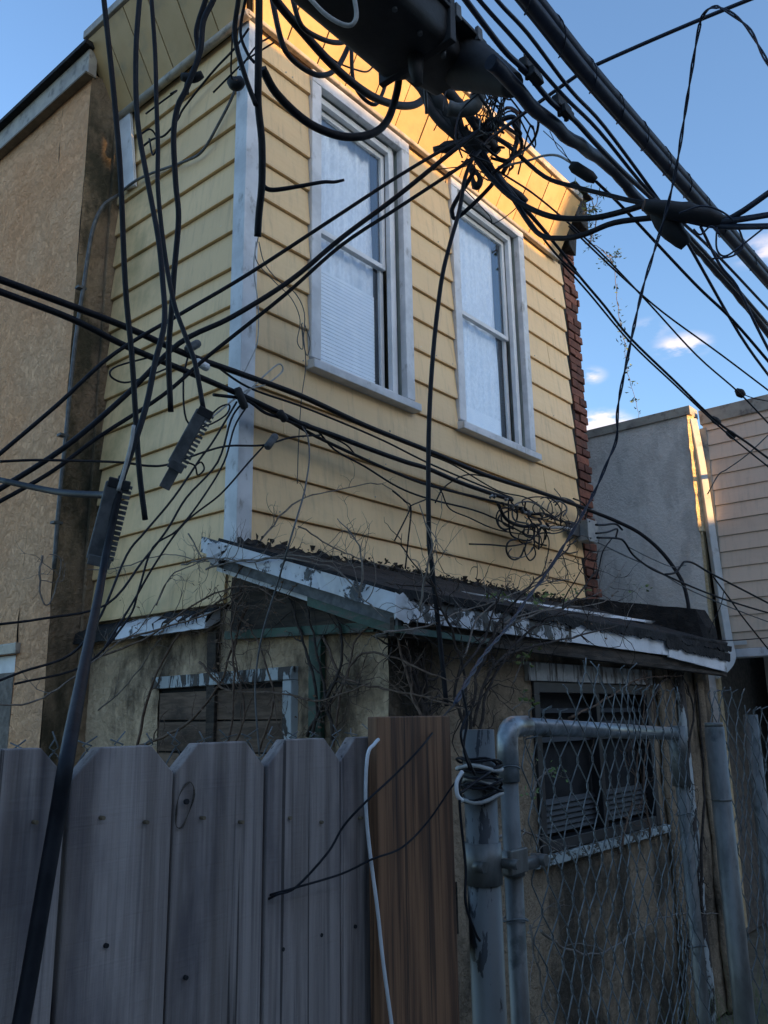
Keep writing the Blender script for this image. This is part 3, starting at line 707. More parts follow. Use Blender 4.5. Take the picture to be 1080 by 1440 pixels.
# ------------------------------------------------------------------ neighbours on the right
XN = 7.0
XG = 6.88
nb = thing('grey_rendered_house', 'grey cement rendered house wall beyond the brick column', 'house', (XG, 2.40, 0))
wl = MB(); wl.grid(lambda u, v: (XG + .02 * noise.noise(Vector((u * 9, v * 9, 3))), 8 + (2.40 - 8) * u, 4.12 * v), 60, 45, smooth=True); wl.build('wall', m_nstuc, nb)
MB().box((XG + .05, 2.46, 0), (12, 8, 4.1)).build('core', m_mortar, nb)
MB().box((XG - .02, 2.37, 4.11), (XG + .16, 8, 4.19), .003).build('parapet_cap', m_trimgrey, nb, bevel=.004)
fe = MB(); nn = 40; vs = []; fs = []
for i in range(nn + 1):
    z = 3.1 + 1.02 * i / nn; a = .02 + .02 * noise.noise(Vector((z * 9, 0, 0))) + .015 * noise.noise(Vector((z * 31, 0, 0)))
    vs += [(XG - a, 2.40, z), (XG + .05, 2.365 + .012 * noise.noise(Vector((z * 14, 5, 0))), z), (XG + .10, 2.40, z)]
for i in range(nn):
    for k in range(2): fs.append((i * 3 + k, i * 3 + k + 1, (i + 1) * 3 + k + 1, (i + 1) * 3 + k))
fe.add(vs, fs).build('foam_edge', m_foam, nb)
MB().box((XG + .01, 2.385, 0.1), (XG + .11, 2.45, 4.08), .01).build('edge_post', m_foam, nb)

n2 = thing('beige_sided_house', 'beige sided house at the right edge with a white downspout', 'house', (XN, 2.33, 0))
z = 2.14
NB = 2.12
while z < 4.0:
    z1 = z + .128
    mb = MB(); mb.prism([(XN + .0, 2.32, z), (XN - .014, 2.32, z), (XN - .002, 2.32, z1), (XN + .0, 2.32, z1)], (0, -1.5, 0)); mb.build('siding_board', m_siding2, n2)
    z += .131
MB().box((XN + .004, .82, 2.12), (11, 2.32, 4.12)).build('wall', m_lap, n2)
MB().box((XN - .03, 0.8, 4.03), (XN + .12, 2.335, 4.16), .002).build('parapet_cap', m_trimgrey, n2, bevel=.004)
MB().box((XN - .03, 0.8, 2.07), (XN + .12, 2.335, 2.138), .002).build('bottom_trim', m_white, n2, bevel=.004)
MB().box((XN - .022, 2.29, 2.14), (XN + .02, 2.345, 4.0), .002).build('corner_trim', m_trimgrey, n2, bevel=.003)
MB().box((XN + .9, .82, 0), (11, 2.32, 2.118)).build('lower_wall', m_nstuc, n2)
# downspout
dp = [at(973, 590, x=6.93), at(985, 650, x=6.93), at(1000, 750, x=6.93), at(1015, 850, x=6.93), at(1024, 905, x=6.93), at(1028, 925, x=6.91), at(1020, 940, x=6.86), at(1006, 950, x=6.80)]
mb = MB(); P = smooth_path(dp, 4); mb.tube(P, .043, 4); mb.sm = [False] * len(mb.sm)
mb.build('downspout', m_downs, n2, bevel=.006)
q = at(1024, 905, x=6.95); MB().box(q - Vector((.0, .14, .015)), q + Vector((.01, .06, .015))).build('spout_strap', m_downs, n2)

# low grey wall far behind the gate
far = MB(); far.grid(lambda u, v: (5.75 + 1.6 * u, 2.9 + .01 * noise.noise(Vector((u * 9, v * 9, 0))), 2.0 * v), 10, 10); 
far = far.build('yard_wall', m_nstuc, solid=.1); tag(far, 'plain grey wall seen through the chain link at the right edge', 'wall')

# ------------------------------------------------------------------ unseen row behind the camera, sized to cut the evening sun
rear = thing('brick_rowhouse_row', 'unseen brick rowhouse behind the viewer, sized to shade the yellow house', 'house', (0, -8, 0))
MB().box((-24, -16, 0), (5.64, -8.1, 7.40)).build('wall', m_backbrick, rear)
MB().box((2.62, -8.1, 7.26), (5.64, -8.0, 7.42)).build('cornice', m_white, rear)
tall = thing('unseen_sun_shaper', 'unseen low brick garage with an added chimney at the end of the row behind the viewer', 'house', (6.0, -8, 0))
MB().box((-24, -8.6, 6.0), (2.60, -8.0, 7.86)).build('sun_stop_parapet', m_backbrick, rear)  # added step that keeps sun off the stucco return
MB().box((5.641, -8.6, 0), (6.92, -8.02, 9.2)).build('sunblocker', m_backbrick, tall)  # added stack that keeps sun off the right end of the cove
MB().box((6.94, -16, 0), (24, -8.1, 5.4)).build('wall', m_backbrick, tall)  # unseen garage, height chosen so sun reaches only the neighbour's upper edge
for i in range(8):
    x = -21 + i * 3.4
    for z in (.95, 3.6):
        a = MB().box((x, -8.12, z), (x + .95, -8.06, z + 1.5)).build('window', m_white, rear)
        MB().box((x + .07, -8.07, z + .07), (x + .88, -8.05, z + 1.43)).build('pane', m_wfr, a)

# ------------------------------------------------------------------ wooden picket fence
YFN = .92
fence = thing('picket_fence', 'weathered grey dog-ear plank fence with a brown end board', 'fence', (.9, YFN, 0))
edges = [-60, 0, 98, 245, 374, 478, 560]
tops = [1052, 1050, 1050, 1046, 1039, 1036]
def picket(xa, xb, ztop, y, m=None, th=.022, ear=.034):
    mb = MB()
    poly = [(xa, y, 0.02), (xb, y, 0.02), (xb, y, ztop - ear), (xb - ear, y, ztop), (xa + ear, y, ztop), (xa, y, ztop - ear)]
    return mb.prism(poly, (0, th, 0))
xl = at(98, 1100, y=YFN).x; xprev = None
bounds = [(98, 245, 1050), (245, 374, 1044), (374, 479, 1039), (479, 566, 1036)]
for (a, b_, t) in bounds:
    xa, xb = at(a, 1150, y=YFN).x + .0015, at(b_, 1150, y=YFN).x - .0025
    zt = at((a + b_) / 2, t, y=YFN).z
    o = picket(xa, xb, zt, YFN + random.uniform(-.003, .003)).build('picket', m_picket, fence, bevel=.0018)
x = at(98, 1150, y=YFN).x - .004
for k in range(9):
    zt = at(50, 1052, y=YFN).z - .002 * k
    picket(x - .140, x, zt, YFN + .004 * (k == 0) + random.uniform(-.003, .003)).build('picket', m_picket, fence, bevel=.0018); x -= .143
MB().box((x, YFN + .03, 1.28), (at(500, 1150, y=YFN).x + .3, YFN + .065, 1.365)).build('rail', m_oldwood, fence)
MB().box((x, YFN + .03, .32), (at(500, 1150, y=YFN).x + .3, YFN + .065, .405)).build('rail', m_oldwood, fence)
xa, xb = at(531, 1100, y=.885).x, at(636, 1100, y=.885).x
bb = MB().box((xa, .885, .02), (xb, .905, at(585, 1007, y=.885).z)).build('end_board', m_brownboard, fence, bevel=.002); bb['label'] = 'fresh reddish brown board without dog ears'
for (px, py) in ((398, 1335), (452, 1315), (500, 1303), (262, 1375), (150, 1330)):
    q = at(px, py, y=YFN - .001); MB().tube([q + Vector((0, -.001, 0)), q + Vector((0, .004, 0))], .0028, 8).build('nail_hole', m_dark, fence)

# the big oval knot on the third board and a few nail heads
c0 = at(262, 1132, y=YFN - .004)
kp = [c0 + Vector((math.cos(a) * .0115 * (1 + .12 * math.sin(3 * a)) + .25 * math.sin(a) * .027, .0036, math.sin(a) * .027)) for a in [i * math.pi / 14 for i in range(29)]]
MB().tube(kp, [.0009 + .0005 * math.sin(i * .9) for i in range(29)], 6, False).build('knot', m_oldwood, fence)
MB().tube([c0 + Vector((0, .002, .004)), c0 + Vector((0, -.002, .004))], .0035, 8).build('knot', m_dark, fence)
for (a, b_, t) in bounds + [(-60, 90, 0)]:
    for py in (1150, 1156):
        px = a + (b_ - a) * (.3 if py == 1150 else .72)
        q = at(px, py, y=YFN); MB().tube([q + Vector((0, -.0062, 0)), q + Vector((0, .002, 0))], .0024, 8).build('nail', m_lap, fence)

# ------------------------------------------------------------------ chain link
def chain(parent, fn, ncol, W_, H_, z0, z1s, r=.0013, rough=.004, seed=0, barb=.028, skip=0):
    """fn(s, z, off) -> world point; each zigzag wire is its own part"""
    for k in range(ncol):
        ztop = z1s(k * W_ / 2); nj = int((ztop - z0) / (H_ / 2)); pts = []
        for j in range(nj + 1):
            for t in (-.16, 0, .16):
                zz = z0 + (j + t) * H_ / 2
                side = 1 if (j + k) % 2 else 0
                s = (k + side) * W_ / 2
                bulge = (.035 - abs(t) * .25) * W_ * (1 if side else -1)
                if t: s += (-1 if side else 1) * abs(t) * W_ / 2
                s += bulge
                off = (.0022 if side else -.0022) + (.002 if t > 0 else -.002) * (1 if side else -1)
                dx = rough * noise.noise(Vector((s * 3, zz * 4, seed))) + rough * .15 * noise.noise(Vector((s * 40, zz * 40, seed + k)))
                dz = rough * noise.noise(Vector((s * 6, zz * 6, seed + 50)))
                dy = rough * 2.5 * noise.noise(Vector((s * 4, zz * 4, seed + 90)))
                pts.append(fn(s + dx, zz + dz, off + dy))
        if barb:
            d = 1 if (nj + k) % 2 else -1
            pts.append(fn((k + (1 if (nj + k) % 2 else 0)) * W_ / 2 + d * W_ * .3 * random.uniform(.3, 1.2), z0 + nj * H_ / 2 + barb * random.uniform(.5, 1.3), random.uniform(-.01, .01)))
        MB().tube(pts, r, 4).build('wire', m_wire, parent)
cl1 = thing('chain_link_fence', 'rusty chain link fence standing close behind the grey wooden fence', 'fence', (.3, 1.02, 0))
chain(cl1, lambda s, z, o: Vector((.22 + s, 1.02 + o, z)), 50, .046, .055, .05, lambda s: 1.632 + .010 * math.sin(s * 9), .0011, .006, 3, .018)

# terminal post
def pipe(a, b, r, name, m, parent, sides=16): return MB().tube([a, b], r, sides).build(name, m, parent)
PX, PY = 1.300, .885
post = thing('steel_fence_post', 'thick steel post with black paint drips and wires wound round it', 'post', (PX, PY, 0))
pt = at(672, 1026, y=PY)
PX = pt.x
pipe((PX, PY, 0), (PX, PY, pt.z), .029, 'post', m_postpaint, post, 24)
for zz, rr in ((at(672, 1215, y=PY).z, .0322),):
    pipe((PX, PY, zz - .034), (PX, PY, zz + .034), rr, 'clamp_band', m_galv, post, 24)
    MB().box((PX + .02, PY - .045, zz - .02), (PX + .075, PY - .036, zz + .02)).build('clamp_plate', m_galv, post, bevel=.002)
    MB().tube([(PX + .015, PY - .062, zz), (PX + .015, PY - .03, zz)], .009, 6).build('bolt', m_galv, post)
    MB().tube([(PX - .040, PY - .03, zz), (PX - .040, PY - .01, zz)], .010, 6).build('bolt', m_galv, post)
# gate
ga = at(712, 1022, y=.90); gb = at(952, 1032, d=2.38)
gate = thing('chain_link_gate', 'chain link gate with a bright steel top rail in front of the dark window', 'gate', (ga.x, ga.y, 0))
gd = Vector((gb.x - ga.x, gb.y - ga.y, 0)); GL = gd.length; gd.normalize(); gn = Vector((gd.y, -gd.x, 0))
ZT = ga.z; gzr = gb.z - ga.z
el = [Vector((ga.x, ga.y, ZT - .10)), Vector((ga.x, ga.y, ZT - .04))] + [Vector((ga.x, ga.y, ZT - .03)) + gd * (.03 * (1 - math.cos(a))) + Vector((0, 0, .03 * math.sin(a))) for a in (0.4, .8, 1.2, math.pi / 2)] + [Vector((ga.x, ga.y, ZT)) + gd * .08]
MB().tube(el, .0205, 14).build('elbow', m_galvb, gate)
pipe(Vector((ga.x, ga.y, ZT)) + gd * .07, Vector((gb.x, gb.y, ZT + gzr)) - gd * .0, .0172, 'top_rail', m_galvb, gate)
pipe((ga.x, ga.y, .06), (ga.x, ga.y, ZT - .09), .0175, 'stile', m_galv, gate)
pipe((gb.x, gb.y, .06), (gb.x, gb.y, ZT + gzr - .02), .0175, 'stile', m_galv, gate)
pipe((gb.x, gb.y, ZT + gzr - .14), (gb.x, gb.y, ZT + gzr + .022), .025, 'elbow', m_galv, gate)
pipe((ga.x, ga.y, .08), (gb.x, gb.y, .08), .0195, 'bottom_rail', m_galv, gate)
for zz in (at(725, 1212, y=.9).z,):
    pipe((ga.x, ga.y, zz - .022), (ga.x, ga.y, zz + .022), .0215, 'hinge_band', m_galv, gate)
    MB().tube([(ga.x - .055, ga.y - .022, zz + .0), (ga.x + .03, ga.y - .030, zz)], .012, 8).build('hinge_arm', m_galv, gate)
    MB().tube([(ga.x + .036, ga.y - .05, zz + .004), (ga.x + .036, ga.y - .02, zz + .004)], .011, 6).build('bolt', m_galv, gate)
for (px_, zz) in ((ga, at(722, 1078, y=.9).z), (ga, at(730, 1290, y=.9).z), (gb, 1.38), (gb, 1.05), (gb, .7)):
    MB().tube([Vector((px_.x, px_.y, zz)) + Vector((math.cos(a) * .023, math.sin(a) * .023, .004 * math.sin(a * 2))) for a in [i * math.pi / 5 for i in range(-1, 10)]], .0018, 4).build('tie_wire', m_wire, gate)
def gtop(s):
    t = s / GL
    return ZT + gzr * t + (.0 + .135 * min(1, max(0, (t - .03) / .25))) + .01 * math.sin(s * 25)
chain(gate, lambda s, z, o: Vector((ga.x, ga.y, z)) + gd * (s + .012) + gn * (o + .030), int(GL / .030), .060, .100, .05, gtop, .0014, .012, 11, .02)
# latch-side post
R = at(1004, 1022, d=2.42)
rp = thing('steel_gate_post', 'plain grey steel post to the right of the chain link gate', 'post', (R.x, R.y, 0))
pipe((R.x, R.y, 0), (R.x, R.y, R.z), .027, 'post', m_galv, rp, 20)
pipe((R.x, R.y, R.z - .2), (R.x, R.y, R.z - .195), 0.0283, 'seam', m_galv, rp, 20)
pipe((R.x, R.y, R.z - .0), (R.x, R.y, R.z + .012), .025, 'cap', m_galv, rp, 20)
# fence running on at the right
cl2 = thing('chain_link_fence', 'chain link fence to the right of the gate post at the photo edge', 'fence', (R.x, R.y, 0))
ra = Vector((R.x + .05, R.y + .02, 0)); rb = at(1150, 1000, d=3.1); rd = Vector((rb.x - ra.x, rb.y - ra.y, 0)); RL = rd.length; rd.normalize(); rn = Vector((rd.y, -rd.x, 0))
chain(cl2, lambda s, z, o: Vector((ra.x, ra.y, z)) + rd * s + rn * o, int(RL / .030), .060, .110, .05, lambda s: 1.70 + .01 * math.sin(s * 14), .0017, .012, 31, .02)
q = at(1055, 1005, d=2.95); pipe((q.x, q.y, 0), (q.x, q.y, q.z), .024, 'line_post', m_galv, cl2, 14)

# ------------------------------------------------------------------ cables
UP = []
def cable(name, label, cat, r, m, pts, group=None, seg=5, sides=7, taper=None, twist=False, wob=0.0):
    """pts: (px, py, ('y'|'x'|'d'|'z', value))"""
    if name != 'hanging_pole' and name != 'trunk_cable': r *= .73
    P = []
    for (px, py, (k, v)) in pts: P.append(at(px, py, **{k: v}))
    P = smooth_path(P, seg)
    if wob:
        P = [p + Vector((wob * noise.noise(p * 9), wob * noise.noise(p * 9 + Vector((7, 0, 0))), wob * noise.noise(p * 9 + Vector((0, 7, 0))))) for p in P]
    mb = MB()
    if twist:
        L = 0; A = []; B = []
        for i, p in enumerate(P):
            if i: L += (p - P[i - 1]).length
            t = (P[min(i + 1, len(P) - 1)] - P[max(i - 1, 0)]).normalized(); u = t.orthogonal().normalized(); w2 = t.cross(u)
            a = L * 30; o_ = (u * math.cos(a) + w2 * math.sin(a)) * r * .8
            A.append(p + o_); B.append(p - o_)
        mb.tube(A, r * .75, 5); mb.tube(B, r * .75, 5)
    else:
        rr = r if taper is None else [r * (1 + (taper - 1) * i / (len(P) - 1)) for i in range(len(P))]
        if name == 'trunk_cable':       # three sheaths lashed together with a spiral wire
            for a in (0.3, 2.4, 4.5):
                mb.tube([p + Vector((0, math.cos(a), math.sin(a))) * r * .42 for p in P], r * .60, 10)
            L = [(P[i].lerp(P[i + 1], t)) for i in range(len(P) - 1) for t in (0, .2, .4, .6, .8)]; d = 0; Q = []
            for i, p in enumerate(L):
                if i: d += (p - L[i - 1]).length
                Q.append(p + Vector((0, math.cos(d * 30), math.sin(d * 30))) * r * 1.03)
            mb.tube(Q, .0022, 4)
        else: mb.tube(P, rr, sides)
    o = mb.build(name, m); tag(o, label, cat, group)
    return o
def Y(v): return ('y', v)
def D(v): return ('d', v)
def X(v): return ('x', v)
def pl(pts, k): return [(a, b, k) for a, b in pts]
def dl(pts, d0, d1):
    n = len(pts) - 1; return [(a, b, D(d0 + (d1 - d0) * i / n)) for i, (a, b) in enumerate(pts)]
G1 = 'overhead cables above the alley'; G2 = 'cables hanging at the left'; G3 = 'cables strung along the yellow siding'; G4 = 'looped cables under the eave'; G5 = 'service wires against the sky'; G6 = 'thin wires at the lean-to'
# overhead bundles parallel to the facade
cable('trunk_cable', 'thickest straight black cable crossing the sky from top centre to the right edge', 'cable', .036, m_bluec, pl([(640, -130), (745, 0), (824, 100), (917, 207), (995, 296), (1073, 385), (1200, 530)], Y(1.0)), G1, sides=12)
cable('overhead_cable', 'lower thick sagging cable running down right from the black splice box', 'cable', .036, m_bluec, pl([(690, 88), (713, 111), (754, 156), (802, 196), (850, 226), (887, 267), (924, 304), (958, 330), (995, 366), (1034, 410), (1090, 480), (1200, 610)], Y(1.25)), G1, sides=10, wob=.012, taper=.75)
cable('messenger_strand', 'strand cable carrying two clamps just above the thick sagging cable', 'cable', .014, m_bluec, pl([(640, -20), (706, 67), (739, 100), (776, 144), (806, 167), (839, 203), (880, 245), (930, 292), (1000, 365), (1085, 462)], Y(1.2)), G1)
cable('overhead_cable', 'left one of the two slim wires beside the thickest black cable', 'cable', .0095, m_bluec, pl([(620, -65), (680, 7), (724, 56), (791, 133), (843, 185), (917, 274), (1000, 350), (1090, 445)], Y(1.1)), G1)
cable('overhead_cable', 'right one of the two slim wires beside the thickest black cable', 'cable', .0095, m_bluec, pl([(650, -65), (699, 0), (743, 48), (802, 126), (850, 178), (924, 278), (960, 330), (1040, 470), (1090, 540)], Y(1.1)), G1)
cable('crossing_cable', 'black cable crossing all others from the top right corner to the tangle', 'cable', .010, m_bluec, [(1130, -30, D(2.8)), (1052, 0, D(2.9)), (950, 42, D(3.0)), (843, 89, D(3.1)), (810, 107, D(3.15)), (702, 185, D(3.5)), (680, 205, D(3.7))], G1)
for k, (a, b_) in enumerate((((1015, 312), (1095, 262)), ((1010, 312), (1095, 300)), ((1012, 318), (1095, 318)))):
    cable('cable_end', ('steepest', 'middle', 'lowest')[k] + ' of three thick cable stubs leaving the joint to the right edge', 'cable', .017, m_bluec, [(948, 305, D(2.9)), (a[0], a[1], D(2.9)), (b_[0], b_[1], D(2.7))], G1, taper=.8)
for k, pts in enumerate(([(955, 300), (985, 290), (1012, 296), (1035, 315), (1045, 345), (1030, 360), (1000, 364)], [(1008, 320), (1008, 350), (1020, 360), (1043, 345), (1085, 312)], [(975, 322), (985, 330), (1000, 318), (1012, 330)])):
    cable('jumper_loop', ('wide', 'rising', 'tiny')[k] + ' jumper loop hanging off the cable joint at the right', 'cable', .0045, m_bluec, pl(pts, D(2.85)), G1)
cable('overhead_cable', 'slim wire dropping steeply right of the cable joint', 'cable', .007, m_bluec, pl([(985, 318), (1012, 372), (1036, 402), (1062, 455), (1085, 500)], D(2.95)), G1)
# joint lump
def lump(name, label, pts, r, m, d, cat='cable joint', parent=None):
    P = [at(px, py, d=d) for px, py in pts]; P = smooth_path(P, 4)
    mb = MB(); mb.tube(P, [r * (1 + .35 * noise.noise(p * 25)) * (.6 + .6 * math.sin(math.pi * (i + .7) / (len(P) + .4))) for i, p in enumerate(P)], 9)
    o = mb.build(name, m, parent)
    if parent is None: tag(o, label, cat)
    return o
lump('cable_joint', 'lumpy taped black joint where the thick cables cross at right', [(905, 288), (945, 296), (985, 302), (1020, 312)], .028, m_closure, 2.9)
lump('cable_joint', 'bulging black bundle under the joint on the thick sagging cable', [(915, 283), (940, 318), (965, 345)], .032, m_closure, 2.95)
# clamps on the strand
for k, (px, py) in enumerate(((745, 98), (790, 150))):
    t = thing('strand_clamp', ('upper' if k == 0 else 'lower') + ' of two black clamps on the strand beside the splice box', 'clamp', at(px, py, y=1.2), 'clamps on the strand')
    c0 = at(px, py, y=1.2); ax = Vector((1, 0, 0))
    MB().box(c0 - Vector((.05, .018, .022)), c0 + Vector((.05, .018, .022)), .004).build('clamp_body', m_closure, t, bevel=.006)
    MB().tube([c0 + Vector((-.02, 0, -.05)), c0 + Vector((-.02, 0, .05))], .010, 6).build('bolt', m_closure, t)
    MB().tube([c0 + Vector((.03, 0, -.04)), c0 + Vector((.03, 0, .05))], .010, 6).build('bolt', m_closure, t)
    MB().box(c0 + Vector((-.03, -.03, -.05)), c0 + Vector((.04, -.01, -.015)), .004).build('jaw', m_closure, t, bevel=.004)

# big splice box hung from the strand
bx = thing('splice_box', 'big dark cable splice box hanging over the eave at the top', 'splice box', at(600, 40, y=1.55))
def ring(cx, y0, y1, z0, z1, n=14):
    pts = []
    for k in range(n):
        a = 2 * math.pi * k / n; cy, cz = (y0 + y1) / 2, (z0 + z1) / 2
        e = lambda t: math.copysign(abs(t) ** .32, t)
        pts.append((cx, cy + (y1 - y0) / 2 * e(math.cos(a)), cz + (z1 - z0) / 2 * e(math.sin(a))))
    return pts
pA = at(655, 118, y=1.5); pB = at(392, -60, y=1.5)
xa, xb = 1.02, pA.x + .02
zb = pA.z
mb = MB(); secs = [(xa, .10), (xa + .10, .0), (xa + .5, -.01), (xb - .22, -.005), (xb - .16, .03), (xb, .05)]
vs = []; nn = 18
for (cx, sh) in secs: vs += ring(cx, 1.42 + sh, 1.72 - sh, zb - .01 + sh, zb + .26 - sh, nn)
fs = [(i * nn + k, (i + 1) * nn + k, (i + 1) * nn + (k + 1) % nn, i * nn + (k + 1) % nn) for i in range(len(secs) - 1) for k in range(nn)]
fs += [tuple(range(nn)), tuple(len(vs) - 1 - k for k in range(nn))]
mb.add(vs, fs, True); mb.build('housing', m_closure, bx)
for (xx) in (xa + .3, xb - .25):
    MB().box((xx, 1.40, zb - .018), (xx + .03, 1.74, zb + .27), .004).build('band', m_closure, bx, bevel=.004)
MB().box((xa + .08, 1.555, zb + .25), (xb - .05, 1.585, zb + .30)).build('hanger', m_closure, bx)
# ribbed end boot and the cone towards the sagging cable
for k in range(9):
    xx = xa + .12 + k * (xb - xa - .2) / 8
    MB().box((xx, 1.395, zb + .10), (xx + .03, 1.412, zb + .16), .002).build('latch', m_clogrey, bx, bevel=.003)
    MB().tube([(xx + .015, 1.47, zb - .022), (xx + .015, 1.47, zb + .01)], .010, 6).build('bolt', m_clogrey, bx)
MB().box((xa + .05, 1.398, zb + .118), (xb - .02, 1.74, zb + .132), .003).build('seam_flange', m_closure, bx, bevel=.003)
P0 = Vector((xb - .02, 1.53, zb + .13)); P1 = at(722, 120, y=1.28)
n_ = 22; PP = [P0.lerp(P1, i / n_) for i in range(n_ + 1)]
MB().tube(PP, [(.105 - .062 * i / n_) * (1 + .05 * (i % 2)) for i in range(n_ + 1)], 14).build('ribbed_boot', m_closure, bx)
for k, (px, py) in enumerate(((585, 100),)):
    q = at(px, py, y=1.55); MB().tube([q + Vector((0, 0, .06)), q, q + Vector((.01, 0, -.05))], [.03, .026, .016], 8).build('cable_port', m_closure, bx)

# cables around the black box and eave
E4 = [
 ('long vertical cable hanging in front of the white corner post', .0165, m_blackc, dl([(362, -60), (364, 0), (363, 96), (363, 148), (368, 200), (368, 259), (364, 300), (362, 333)], 2.6, 2.75), None),
 ('deep green-black loop swinging across the top of the left upstairs window', .020, m_blackc, dl([(369, 96), (388, 130), (422, 164), (453, 183), (489, 193), (523, 188), (545, 169), (557, 135), (561, 105), (560, 60)], 2.75, 3.3), None),
 ('loop sagging from the top edge just left of the window top', .017, m_blackc, pl([(378, -30), (383, 0), (395, 55), (407, 79), (431, 99), (453, 106), (475, 94), (494, 55), (505, 20)], Y(2.28)), None),
 ('thick brown-black cable sweeping diagonally under the lit eave', .026, m_blackc, pl([(365, -40), (388, 0), (424, 43), (465, 89), (504, 123), (537, 142), (571, 149), (595, 140), (612, 110)], Y(2.2)), None),
 ('short cable hanging to the left side of the splice box', .015, m_blackc, pl([(405, -30), (412, 0), (424, 36), (448, 53), (472, 60), (489, 55), (505, 30)], Y(2.1)), None),
 ('narrow U-shaped loop below the splice box over the lit eave', .013, m_blackc, pl([(494, 50), (496, 108), (508, 135), (528, 147), (540, 125), (545, 100), (545, 60)], Y(2.25)), None),
 ('pale shiny loop in front of the splice box', .010, m_palec, dl([(428, -10), (460, 22), (489, 36), (501, 24), (497, -10)], 2.6, 2.6), None),
 ('slack thin wire curving over the lit eave boards', .006, m_blackc, pl([(445, 60), (470, 85), (500, 98), (518, 100), (528, 85), (524, 70)], Y(2.3)), None),
 ('small grey loop at the right foot of the splice box', .010, m_greyc, dl([(600, 160), (600, 110), (628, 108), (648, 98), (650, 80)], 3.4, 3.3), None),
 ('cable stub bending right over the left window glass', .0125, m_blackc, dl([(367, 252), (372, 263), (385, 267), (420, 262), (454, 256), (470, 256), (484, 253)], 2.75, 2.78), .5),
]
for lab, r, m_, pts, tp in E4: cable('looped_cable', lab, 'cable', r, m_, pts, G4, taper=tp)

# the tangle near the right of the splice box
KN = 3.72
knot = thing('cable_tangle', 'dense knot of taped cables hanging between the two upstairs windows', 'cable tangle', at(680, 190, d=KN))
lp = [([(580, 110), (640, 185), (690, 240), (740, 285)], .018), ([(610, 110), (650, 150), (700, 215)], .020), ([(605, 125), (630, 160), (660, 195), (685, 215)], .030), ([(640, 140), (660, 165), (680, 190), (700, 170)], .020), ([(610, 212), (650, 200), (680, 185), (705, 168)], .022), ([(590, 120), (610, 160), (640, 190), (668, 205)], .02), ([(655, 225), (675, 250), (668, 262), (660, 230)], .014)]
for pts, r in lp:
    P = smooth_path([at(px, py, d=KN + .1) for px, py in pts], 5)
    MB().tube(P, [r * (1 + .5 * noise.noise(p * 22)) for p in P], 9).build('taped_bundle', m_closure, knot)
P = smooth_path([at(px, py, d=KN) for px, py in ((630, 152), (650, 155), (668, 148), (672, 135))], 5)
MB().tube(P, [.032 * (1 + .25 * noise.noise(p * 30)) for p in P], 9).build('taped_bundle', m_greyc, knot)
random.seed(21)
for k in range(26):
    cx, cy = random.gauss(672, 26), random.gauss(185, 30)
    a0 = random.uniform(0, 6.3); R0 = random.uniform(10, 50); d0 = KN + random.uniform(-.25, .25)
    pts = []
    for i in range(6):
        a = a0 + i * random.uniform(.4, .9); rr = R0 * (1 + .3 * random.random())
        pts.append(at(cx + math.cos(a) * rr, cy + math.sin(a) * rr * 1.15, d=d0 + .1 * math.sin(a * 2)))
    MB().tube(smooth_path(pts, 4), random.choice((.0025, .003, .004, .006, .008)), 5).build('wire_loop', random.choice((m_blackc, m_blackc, m_blackc, m_greyc)), knot)
for k in range(14):
    x0 = random.uniform(690, 716)
    pts = [at(x0, random.uniform(120, 140), d=3.3), at(x0 - random.uniform(0, 15), 150 + random.uniform(-5, 10), d=3.45), at(x0 - random.uniform(5, 25), 165 + random.uniform(-5, 15), d=3.6), at(680 + random.uniform(-10, 20), 190, d=3.7)]
    MB().tube(smooth_path(pts, 4), .0025, 4).build('thin_wire', m_blackc, knot)
for pts, r in (([(655, 95), (675, 135), (690, 160), (688, 185)], .007), ([(668, 240), (640, 285), (636, 300), (645, 305), (690, 262), (700, 240)], .010), ([(700, 170), (722, 165), (728, 185), (722, 215), (706, 245)], .011), ([(690, 222), (720, 232), (716, 240)], .006)):
    MB().tube(smooth_path([at(px, py, d=KN - .05) for px, py in pts], 5), r, 6).build('wire_loop', m_blackc, knot)

